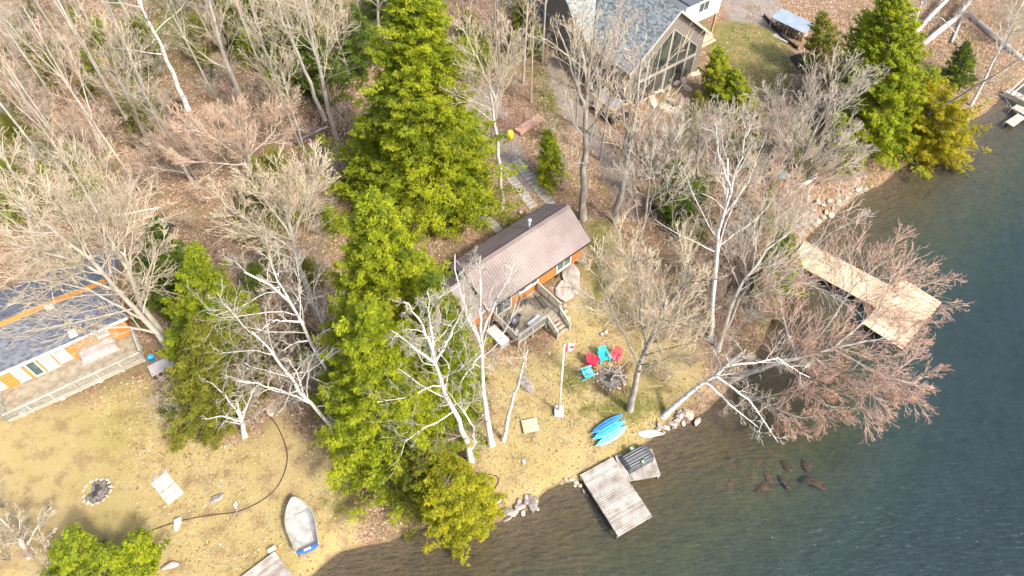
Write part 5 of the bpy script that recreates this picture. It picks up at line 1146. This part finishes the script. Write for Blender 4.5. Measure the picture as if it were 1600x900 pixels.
for k_, (lab, st, r_, sd_) in enumerate([
  ('great red budded maple stretched flat out over the water and the pine dock', [[(1140,592),(1200,572,3.2),(1260,556,4.6),(1310,540,6)],[(1250,558,4.4),(1300,500,6.5),(1340,440,8.5),(1385,405,9)],[(1290,545,5.4),(1370,530,6.5),(1430,515,7)],[(1260,556,4.6),(1320,595,5),(1385,630,5)],[(1230,563,4),(1270,610,4),(1300,645,3.6)],[(1240,560,4.2),(1225,500,6),(1215,440,7)],[(1300,543,5.6),(1390,470,7.5),(1430,445,8)],[(1300,543,5.6),(1385,590,5.6),(1430,600,5.5)]], .32, 19)]):
    T_(lab, st, r_, seed=sd_, nm='red_maple', bark='grey', twig='red', cs=.35, n=(13,8,6,3), ln=(.55,.55,.5,.55), up=.02, wig=.11, ang=(28,60), buds=(*RB, 15000, .04))
T_('second lower red budded maple trunk over the shallows', [[(1150,610),(1215,640,2.4),(1260,655,3)],[(1215,640,2.4),(1260,600,4.5),(1290,590,5)],[(1200,632,2.2),(1225,660,2.2),(1245,680,2)]], .20, seed=20, nm='red_maple', bark='grey', twig='red', cs=.3, n=(7,6,5,3), ln=(.55,.5,.5,.55), up=.03, buds=(*RB, 3000, .036))
T_('twin trunked white birch by the yellow cedar, leaning left over the hemlock', [[(736,720),(722,670),(700,625),(682,570),(672,540)],[(748,712,1.1),(742,670),(712,628)],[(682,570),(672,500),(668,455)],[(682,570),(650,545),(610,515)],[(676,550),(655,500),(632,470)],[(682,565),(705,520),(720,490)]], .27, seed=21, cs=.5, n=(10,6,5,3), wig=.2, **W)
T_('straight white birch in front of the cabin, forking over the roof', [[(768,694),(755,620),(752,560),(752,525)],[(752,540),(735,505),(715,440),(708,400)],[(752,530),(750,460),(750,400)],[(752,530),(775,470),(805,410)],[(752,550),(728,585),(718,600)]], .27, seed=22, cs=.85, n=(6,6,5,3), **W)
T_('short topped white birch leaning right, below the cabin deck', [[(786,688),(797,640),(812,590),(824,545)]], .19, seed=23, cs=.55, n=(5,4,4,2), ln=(.22,.5,.5,.5), **W)
T_('leaning white birch with twin limbs arching left from the edge of the hemlock', [[(545,690),(510,655),(480,628),(455,590),(420,540),(398,520)],[(478,626),(440,612),(405,598),(370,595)],[(480,625),(465,585),(450,560)]], .20, seed=24, cs=.4, n=(9,6,5,2), wig=.2, **W)
T_('tall white birch leaning left above the other leaning one', [[(543,640),(512,580),(480,520),(452,470),(425,445),(385,425)],[(445,470),(430,430),(420,400)],[(495,540),(460,535),(440,550)],[(470,500),(430,500),(400,520)]], .21, seed=25, cs=.45, n=(10,6,5,2), wig=.2, **W)
T_('thin white birch with a bent top left of the yellow green hemlock', [[(520,545),(500,500),(490,455),(500,420)],[(495,480),(465,450)]], .12, seed=26, cs=.3, n=(7,5,4,2), wig=.2, **W)
T_('stubby bleached dead tree at the top edge of the straw lawn', [[(381,682),(377,655),(368,625)],[(376,650),(350,615),(330,600)],[(377,655),(395,610),(410,595)],[(376,660),(345,650),(320,655)]], .24, seed=27, cs=.3, n=(8,5,4,2), wig=.22, **W)
T_('grey trunk with a wide pale crown in the middle of the wood', [[(492,490),(470,420),(455,360),(440,300)],[(455,380),(420,320),(385,280)],[(460,380),(480,310),(500,260)],[(455,390),(395,350),(350,320)]], .30, seed=28, cs=.45, bark='beech', twig='tan', n=(14,8,6,4), ln=(.45,.5,.5,.55))
T_('leaning grey trunk over the slate roof, lower of two', [[(275,560),(240,515),(200,470),(140,405),(70,350)],[(225,500),(170,470),(100,440),(30,440)],[(190,460),(120,430),(40,400)],[(150,415),(90,400),(20,380)],[(240,515),(190,510),(120,520)]], .29, seed=29, cs=.35, bark='beech', twig='tan', n=(14,7,5,3), up=.05, hmax=22)
T_('leaning grey trunk over the slate roof, upper of two with forked top', [[(268,538),(225,480),(195,420),(165,360),(125,290)],[(210,450),(195,390),(180,330),(178,290)],[(185,410),(150,370),(95,320)],[(225,480),(240,400),(262,370)]], .28, seed=30, cs=.4, bark='beech', twig='tan', n=(13,7,5,3), up=.08, hmax=22)
T_('pale bare tree at the left edge behind the slate roof', [[(60,420),(45,340),(25,280),(5,240)],[(50,360),(80,320),(110,290)]], .2, seed=31, cs=.3, bark='beech', twig='tan', n=(12,7,5,3))
T_('wide pink tan crown of a bare tree in the middle of the wood', [[(395,290),(390,250),(380,210),(372,180)],[(390,255),(340,220),(290,195)],[(390,250),(430,205),(450,170)],[(388,260),(330,255),(280,250)]], .26, seed=32, cs=.3, bark='beech', twig='pink', n=(14,8,6,4), ln=(.5,.5,.5,.55))
T_('pink tan bare tree left of the wide pink crown', [[(300,285),(275,240),(245,215)],[(290,265),(310,215),(320,190)],[(290,270),(240,262),(205,255)]], .2, seed=33, cs=.3, bark='beech', twig='pink', n=(12,8,6,3), ln=(.5,.5,.5,.55))
T_('large ash grey shrub tree crowning the bank left of the point', [[(1238,300),(1255,245),(1285,180),(1310,130)],[(1240,290),(1215,215),(1205,150)],[(1240,290),(1275,250),(1335,225)],[(1238,295),(1235,230),(1240,170)],[(1240,292),(1290,270),(1330,262)]], .24, seed=34, cs=.2, twig='grey', n=(14,8,6,3), ln=(.5,.5,.5,.55))
T_('grey shrub tree with fan of stems below the glass gable', [[(1090,300),(1090,240),(1095,180)],[(1090,290),(1060,230),(1045,190)],[(1090,290),(1130,230),(1150,180)],[(1090,292),(1040,260),(1010,240)]], .2, seed=35, cs=.2, twig='grey', n=(13,8,5,3), ln=(.5,.5,.5,.55))
T_('pinkish bare shrub tree on the bank above the white birch', [[(1185,385),(1190,330),(1195,270)],[(1186,375),(1220,330),(1240,290)],[(1186,375),(1160,320),(1150,280)]], .17, seed=36, cs=.25, twig='pink', n=(12,7,5,3), ln=(.5,.5,.5,.55))
T_('white forked birch on the upper right bank, leaning right', [[(1517,165),(1540,120),(1570,60),(1600,0)],[(1560,75),(1590,50),(1620,20)]], .17, seed=37, cs=.5, **W)
T_('smooth grey trunk leaning right from the golden cedar over the bank', [[(1409,222),(1440,185),(1500,150),(1560,115),(1605,85)]], .20, seed=38, cs=.6, bark='grey', n=(6,5,4,2))
T_('white birch with drooping limbs at the top edge right of the big cedar', [[(1422,62),(1435,20),(1450,-30)],[(1428,45),(1470,25),(1500,60)]], .2, seed=39, cs=.3, wig=.2, **W)
T_('bare tree with pale fan of twigs in the lower left corner', [[(45,870),(25,835),(0,810)],[(40,860),(60,820),(80,790)]], .24, seed=40, cs=.3, bark='beech', n=(10,7,5,3))
T_('pale twiggy sapling in the bottom left shrubs', [[(75,915),(72,870),(70,840)],[(75,905),(110,870),(120,850)]], .08, seed=41, cs=.15, twig='tan', n=(9,6,5,3), ln=(.5,.5,.5,.5))

# ------------------------------------------------------------------ the wood: copies of a few bare trees and saplings, and the ground's loose cover
def in_px(poly, q): 
    w_ = [P(x, y, 1.5)[:2] for x, y in poly]; return inside(np.array([q[0]]), np.array([q[1]]), w_)[0]
NOGO = [[(-200,430),(215,360),(215,520),(255,570),(0,680),(-200,760)], [(690,430),(745,350),(880,310),(930,380),(895,520),(800,545),(700,520)], [(880,-60),(1140,-60),(1140,60),(1080,150),(985,190),(930,180)],
        [(1085,30),(1150,-60),(1280,20),(1260,110),(1120,130)], [(730,170),(790,150),(840,200),(870,320),(800,330),(745,250)]]
def ok_spot(q, avoid_lawn=True):
    if q[2] < .2: return False
    if any(in_px(n, q) for n in NOGO): return False
    if avoid_lawn and any(in_px(n, q) for n in LAWN+YARD): return False
    return True
def grow_proto(kind, seed):
    rg = np.random.default_rng(seed); r = random.Random(seed); b = np.array([0,0,0.])
    t = bpy.data.objects.new('x', None); COL.objects.link(t)
    if kind == 'tree':
        hh = r.uniform(11, 15); x = r.uniform(-.6,.6); y = r.uniform(-.6,.6); St = [resample([(0,0,-.3),(x*.4,y*.3,hh*.4),(x,y,hh)], 10)]; Sr = [np.linspace(.12, .025, 10)]
        a = r.uniform(0,6.28); k = r.choice([4,5]); St.append(resample([St[0][k], St[0][k]+[math.cos(a)*1.0, math.sin(a)*1.0, hh*.22], St[0][k]+[math.cos(a)*1.7, math.sin(a)*1.7, hh*.45]], 10)); Sr.append(np.linspace(.06,.02,10))
        cfg = dict(n0=11, cs=.35, ln=.26, n=(6,5,4), bk=['grey','beech'][seed % 2], tw=['tan','grey','pink'][seed % 3])
    else:
        hh = r.uniform(2.6, 4.2); St = []; Sr = []
        for i in range(6):
            a = i*1.05+r.uniform(-.3,.3); s_ = r.uniform(.25,.5)*hh; St.append(resample([(0,0,-.1),(math.cos(a)*s_*.35, math.sin(a)*s_*.35, hh*.5),(math.cos(a)*s_, math.sin(a)*s_, hh*r.uniform(.8,1))], 10)); Sr.append(np.linspace(.028,.01,10))
        cfg = dict(n0=7, cs=.25, ln=.4, n=(6,4,3), bk='grey', tw=['pink','tan','grey','pink'][seed % 4])
    Pt = np.stack(St); Rd = np.stack(Sr); V, F = tubes(Pt, Rd, 7 if kind == 'tree' else 5)
    mesh_np('trunk' if kind == 'tree' else 'stems', V, F, BARK[cfg['bk']], t, smooth=True)
    L1 = children(rg, Pt, Rd, cfg['n0'], cfg['cs'], cfg['ln'], (25,60), .2, .14, 6, .45, .012, .3); L2 = children(rg, *L1, cfg['n'][0], .2, .5, (25,60), .15, .16, 4, .5, .009, .4); L3 = children(rg, *L2, cfg['n'][1], .15, .5, (25,60), .12, .16, 3, .6, .007)
    lv = [L1, L2, L3]
    if kind == 'tree': lv.append(children(rg, *L3, 2, .2, .55, (25,55), .1, .16, 3, .7, .006))
    Vs, Fs, k = [], [], 0
    for l in lv: v, f = tubes(*l, 3); Vs.append(v); Fs.append(f+k); k += len(v)
    mesh_np('crown' if kind == 'tree' else 'twigs', np.concatenate(Vs), np.concatenate(Fs), TWIG[cfg['tw']], t)
    return t, cfg['tw']
PT = [grow_proto('tree', 100+i) for i in range(7)]; PS = [grow_proto('shrub', 200+i) for i in range(8)]
TONE = dict(tan='tan', grey='grey', pink='pinkish')
ZT = [('left of the mottled birch in the top left corner', 'bare trees in the top left corner', [(0,-60),(230,-60),(270,170),(180,200),(0,150)], 22),
      ('near the top edge, between mottled birch and tallest hemlock', 'bare trees between birch and tallest hemlock', [(235,-70),(610,-70),(560,130),(470,150),(300,150)], 30),
      ('below the mottled birch, above the slate roof', 'bare trees above the slate roof', [(0,160),(260,200),(330,300),(180,330),(60,330),(0,250)], 12),
      ('between the tallest hemlock and the big house, at the top edge', 'bare trees between tallest hemlock and house', [(715,-60),(890,-60),(880,120),(840,170),(760,110),(720,40)], 16),
      ('right of the slab walkways, before the big house', 'bare trees right of the walkways', [(880,180),(990,200),(1000,330),(900,300)], 4),
      ('beyond the split trunk in the top right corner', 'bare trees in the top right corner', [(1440,-60),(1600,-60),(1600,40),(1530,20)], 6)]
ZS = [('between the slate roof and the pink crown', 'shrubs between slate roof and pink crown', [(60,200),(330,200),(340,330),(280,380),(190,350),(40,320)], 34),
      ('in the wood near the top left edge', 'shrubs in the top left wood', [(0,-20),(260,-20),(300,190),(0,190)], 26),
      ('under the tall trunks left of the tallest hemlock', 'shrubs under the tall trunks', [(290,0),(560,0),(560,300),(420,300),(300,180)], 40),
      ('in the strip left of the middle hemlocks', 'shrubs between the two hemlock clumps', [(380,330),(520,320),(500,620),(430,660),(390,560)], 34),
      ('between the tallest hemlock and the big house', 'shrubs beside the gravel pad', [(730,0),(880,0),(900,300),(860,320),(790,150)], 22),
      ('between the brown roof and the grey shrub trees', 'shrubs on the slope right of the brown roof', [(950,200),(1080,200),(1130,420),(1090,460),(960,350)], 20),
      ('between the straight white birch and the pine gangway', 'shrubs on the bank by the gangway', [(1120,280),(1250,300),(1230,380),(1190,520),(1120,560),(1090,420)], 36),
      ('along the upper right bank behind the point', 'shrubs on the upper right bank', [(1150,120),(1330,130),(1340,280),(1230,320),(1180,250)], 22),
      ('behind the little white birches above the straw lawn', 'shrubs above the straw lawn', [(270,620),(430,600),(520,690),(420,660),(300,680)], 10),
      ('near the bottom left corner', 'shrubs in the bottom left corner', [(0,790),(60,820),(60,900),(0,900)], 5),
      ('at the top right corner by the fallen logs', 'shrubs by the fallen logs', [(1440,-20),(1600,-20),(1600,100),(1530,110)], 12),
      ('round the bare oak in the yard', 'shrubs round the bare oak', [(930,400),(1080,420),(1100,560),(1030,640),(990,600),(950,500)], 16)]
rr_ = random.Random(5)
def young(seed):
    rg = np.random.default_rng(seed); t = bpy.data.objects.new('x', None); COL.objects.link(t); V, F, T, Pt = conifer_mesh(rg, 3.4, 1.5, .04, None, *(MID if seed % 2 else OLV), dens=.55, leaf=.16)
    mesh_np('foliage', V, F, attr_mat('conifer_spray'), t, tint=T); z = np.linspace(-.1, 3.3, 6); Vt, Ft = tubes(np.stack([z*0, z*0, z], -1)[None], np.linspace(.06, .01, 6)[None], 7); mesh_np('trunk', Vt, Ft, BARK['dark'], t, smooth=True); return t, 'bright green' if seed % 2 else 'olive green'
PY = [young(i) for i in range(300, 304)]; TONE['bright green'] = 'bright green'; TONE['olive green'] = 'olive green'
used_p = set()
def scatter(zones, protos, nm, what, cat, smin, smax, lawn_ok=False, mind=1.5):
    placed = []
    for where, grp, poly, cnt in zones:
        xs = [p[0] for p in poly]; ys = [p[1] for p in poly]; n = 0
        for _ in range(cnt*12):
            if n >= cnt: break
            px, py = rr_.uniform(min(xs), max(xs)), rr_.uniform(min(ys), max(ys))
            if not inside(np.array([px]), np.array([py]), poly)[0]: continue
            q = G(px, py)
            if not ok_spot(q, not (lawn_ok or 'oak' in where or 'corner' in where or 'straw' in where)): continue
            if any((q[0]-a)**2+(q[1]-b)**2 < mind**2 for a, b in placed): continue
            placed.append((q[0], q[1])); p, tone = rr_.choice(protos)
            c = p if p.name not in used_p else copy_tree(p)
            used_p.add(p.name) if c is p else None
            if c is p: used_p.add(p.name)
            s_ = rr_.uniform(smin, smax); c.location = tuple(q); c.rotation_euler = (rr_.uniform(-.06,.06), rr_.uniform(-.06,.06), rr_.uniform(0, 6.28)); c.scale = (s_,)*3
            setp(c, f'{TONE[tone]} {what} {where}', cat, grp); c['kindname'] = nm; n += 1
scatter(ZT, PT, 'bare_tree', 'slender bare tree', 'tree', .8, 1.15, mind=2.0)
scatter(ZS, PS, 'bare_shrub', 'bare twiggy shrub', 'shrub', .55, 1.25, mind=1.0)
ZY = [('in the wood right of the mottled birch', 'young hemlocks right of the mottled birch', [(235,-20),(600,-20),(560,170),(480,160),(300,150)], 26), ('in the wood left of the mottled birch', 'young hemlocks left of the mottled birch', [(0,0),(240,0),(270,200),(210,230),(0,230)], 14),
      ('behind the slate roof', 'young hemlocks behind the slate roof', [(0,240),(170,250),(150,340),(0,350)], 6), ('under twigs in the middle of the wood', 'young hemlocks under the wide crowns', [(400,320),(530,330),(480,640),(400,600)], 8), ('between the house and the white birch on the shore slope', 'young hemlocks on the shore slope', [(1030,150),(1250,260),(1200,400),(1100,360)], 9),
      ('behind the gravel pad', 'young hemlocks behind the gravel pad', [(700,0),(860,0),(850,140),(720,140)], 6)]
scatter(ZY, PY, 'young_hemlock', 'young hemlock', 'tree', .5, 1.15, mind=1.6)
for o in list(COL.objects):
    if 'kindname' in o.keys(): o.name = o['kindname']; del o['kindname']
for p, _ in PT+PS+PY:
    if 'label' not in p.keys():
        for ch in list(p.children): bpy.data.objects.remove(ch)
        bpy.data.objects.remove(p)

def px_of(X, Y, Z):
    dy = Y; dz = Z-CAM_H; depth = dy*math.cos(_p)-dz*math.sin(_p); upc = dy*math.sin(_p)+dz*math.cos(_p)
    return 800+FPX*X/depth, 450-FPX*upc/depth
def bil(A, X, Y):
    ix = np.clip(np.searchsorted(XS, X)-1, 0, len(XS)-2); iy = np.clip(np.searchsorted(YS, Y)-1, 0, len(YS)-2)
    fx = (X-XS[ix])/(XS[ix+1]-XS[ix]); fy = (Y-YS[iy])/(YS[iy+1]-YS[iy])
    return (A[iy,ix]*(1-fx)+A[iy,ix+1]*fx)*(1-fy)+(A[iy+1,ix]*(1-fx)+A[iy+1,ix+1]*fx)*fy
NB = np.zeros(GX.shape, bool)
for q in NOGO[:3]: NB |= inside(GX, GY, [P(x, y, 1.5)[:2] for x, y in q])
def litter(N, name, label, keep, size, cols, flat, ar, cat, lift=.02, kind='quad', seed=3):
    rg = np.random.default_rng(seed); X = rg.uniform(-72, 62, N); Y = rg.uniform(7, 96, N); k = np.abs(X) < 12+Y*.80; X, Y = X[k], Y[k]
    pr = keep(X, Y); k = rg.random(len(X)) < pr; X, Y = X[k], Y[k]; Z = bil(GZ, X, Y); k = Z > .06; X, Y, Z = X[k], Y[k], Z[k]
    n = rg.normal(0, flat, (len(X), 3)); n[:, 2] = 1; c = np.stack([X, Y, Z+lift+rg.random(len(X))*.03], -1)
    V, F, _ = leaf_quads(rg, c, n, size*rg.uniform(.6, 1.5, len(X)), ar); cl = np.array(cols); T = cl[rg.integers(0, len(cl), len(X))]*rg.uniform(.75, 1.2, (len(X), 1))
    o = mesh_np(name, V, F, attr_mat('loose_leaf'), None, tint=T.repeat(4, 0)); setp(o, label, cat, kind='stuff')
nbf = lambda X, Y: 1-bil(NB.astype(float), X, Y)
litter(420000, 'leaf_litter', 'fallen tan and pinkish leaves covering the wood floor', lambda X, Y: np.clip(.35+1.1*np.clip(.5+wob(X, Y, .55, 5)*.6+wob(X, Y, 1.7, 6)*.3, 0, 1), 0, 1)*np.clip(1-bil(M_STRAW, X, Y)*(.72+.27*np.clip(.5-wob(X, Y, .4, 8), 0, 1))-bil(M_MOSS, X, Y)*.5-bil(M_GRAVEL, X, Y)*.8-bil(M_GRASS, X, Y)*.8, 0, 1)*nbf(X, Y), .075, [(.40,.30,.21),(.30,.19,.11),(.46,.35,.26),(.20,.12,.07),(.35,.22,.12),(.14,.09,.05),(.38,.30,.23)], .5, 1.3, 'leaf litter', seed=3)
litter(260000, 'dry_grass', 'short straw coloured dry grass over the lawns', lambda X, Y: bil(M_STRAW, X, Y)*nbf(X, Y), .095, [(.42,.34,.17),(.50,.42,.23),(.32,.26,.12),(.22,.19,.07),(.15,.10,.05),(.46,.39,.22)], 1.2, .4, 'dry grass', seed=4)
litter(150000, 'green_ground_cover', 'low green moss and ferny ground cover', lambda X, Y: np.clip(bil(M_MOSS, X, Y)+bil(M_GRASS, X, Y)*.6, 0, 1)*nbf(X, Y), .09, [(.13,.17,.02),(.20,.22,.025),(.10,.14,.02),(.22,.20,.05)], .9, .9, 'ground cover', seed=5)
def sticks():
    rg = np.random.default_rng(9); N = 9000; X = rg.uniform(-65, 55, N); Y = rg.uniform(10, 92, N); k = (np.abs(X) < 10+Y*.8) & (rg.random(N) < (1-bil(M_STRAW, X, Y)*.8)*nbf(X, Y)); X, Y = X[k], Y[k]; Z = bil(GZ, X, Y); k = Z > .1; X, Y, Z = X[k], Y[k], Z[k]
    a = rg.uniform(0, 6.28, len(X)); L = rg.uniform(.4, 1.8, len(X)); s = np.linspace(-.5, .5, 4); Pt = np.empty((len(X), 4, 3)); Pt[:, :, 0] = X[:, None]+np.cos(a)[:, None]*L[:, None]*s; Pt[:, :, 1] = Y[:, None]+np.sin(a)[:, None]*L[:, None]*s; Pt[:, :, 2] = Z[:, None]+.08+.15*s[None]*rg.normal(0, 1, (len(X), 1)); Pt[:, 1:3, :2] += rg.normal(0, .05, (len(X), 2, 2))
    V, F = tubes(Pt, np.linspace(.02, .008, 4)[None].repeat(len(X), 0), 3); o = mesh_np('fallen_twigs', V, F, TWIG['grey']); setp(o, 'fallen grey twigs strewn over the wood floor', 'twigs', kind='stuff')
sticks()

# ------------------------------------------------------------------ each repeat told apart by what it stands near
MARKS = [((290,165),'mottled white birch'),((378,160),'thick grey top edge trunk'),((245,248),'dark leaning trunk'),((508,188),'straight grey tree by twin stems'),((532,246),'twin stemmed grey tree'),((185,370),'slate roof corner'),((265,355),'small garden cart'),((395,290),'wide pink tan crown'),((300,285),'second pink tan tree'),
 ((492,490),'grey trunk with wide pale crown'),((381,682),'stubby bleached dead tree'),((545,690),'lower leaning white birch'),((335,588),'hemlock right of the long deck'),((784,326),'smooth tree by the gravel pad'),((797,216),'yellow barrel'),((864,285),'small cedar beside the slab walkway'),((911,342),'tall tree behind the brown roof'),
 ((962,346),'broken dark grey trunk'),((1068,345),'dark hemlock beneath grey shrub trees'),((1111,532),'straight white birch'),((1185,385),'pinkish shrub tree on the bank'),((1238,300),'large ash grey shrub tree'),((1220,273),'faded teal tarp'),((1240,390),'shore end of the pine gangway'),((984,640),'bare oak by the chairs'),((1122,548),'pair of grey leaning trunks'),
 ((1130,165),'cedar at the glass gable corner'),((1238,52),'woodshed'),((1290,120),'grey green spruce'),((1375,225),'tall cedar on the point'),((1495,128),'small pointed cedar'),((1545,52),'long grey log'),((45,870),'bottom left corner tree'),((592,72),'trunk left of the tallest hemlock'),((60,420),'pale tree at the left edge'),((90,60),'top left corner of the wood'),((20,180),'left edge of the wood'),((910,60),'gnarled tree before the glass gable'),((735,120),'slim hemlock right of the tallest'),((820,60),'thin olive hemlock near the top'),((450,120),'dark hemlock behind pale trunks')]
ORD = ['nearest','second nearest','third nearest','fourth nearest','fifth nearest','sixth nearest','seventh nearest','eighth nearest','ninth nearest','tenth nearest','eleventh nearest','twelfth nearest','thirteenth nearest','fourteenth nearest','fifteenth nearest']
bk_ = {}
for o in COL.objects:
    if o.parent or 'group' not in o.keys() or not o.name.split('.')[0] in ('bare_tree','bare_shrub','young_hemlock'): continue
    x, y = px_of(o.location.x, o.location.y, o.location.z); m = min(MARKS, key=lambda q: (q[0][0]-x)**2+(q[0][1]-y)**2); dx, dy = x-m[0][0], y-m[0][1]
    d = ('above' if dy < 0 else 'below') if abs(dy) > abs(dx) else ('left of' if dx < 0 else 'right of')
    w_ = {'bare_tree': 'slender bare tree', 'bare_shrub': 'twiggy shrub', 'young_hemlock': 'young hemlock'}[o.name.split('.')[0]]; tone = o['label'].split(' slender')[0].split(' bare')[0].split(' young')[0]
    bk_.setdefault((tone, w_, d, m[1]), []).append((math.hypot(dx, dy), o))
for (tone, w_, d, mk), l in bk_.items():
    for i, (_, o) in enumerate(sorted(l, key=lambda q: q[0])):
        o['label'] = f"{tone} {w_} {d} the {mk}" + (f", {ORD[i]}" if len(l) > 1 else '')
NUM = ['first','second','third','fourth','fifth','sixth','seventh','eighth','ninth','tenth','eleventh','twelfth','thirteenth','fourteenth','fifteenth','sixteenth','seventeenth','eighteenth','nineteenth','twentieth']
for g_, ph in (('rocks on the shore left of the dock','grey rock from the left in the shore pile left of the grey dock'),('small stones beside the grey dock','small tan stone from the left along the edge of the grey dock'),('rocks by the leaning birch','dark rock from the left at the foot of the leaning shore birch'),
               ('sunken rusty boulders','rust coloured sunken boulder from the left beyond the grey dock'),('stones on the shore behind the gangway','tan shore stone from the left behind the pine gangway'),('patio boulders below the glass gable','sand coloured boulder from the left below the glass gable'),('small stones round the cabin','small tan stone from the left round the cabin deck')):
    l = [o for o in COL.objects if not o.parent and o.get('group') == g_]
    for i, o in enumerate(sorted(l, key=lambda o: px_of(*o.location)[0])): o['label'] = f"{NUM[i]} {ph}"
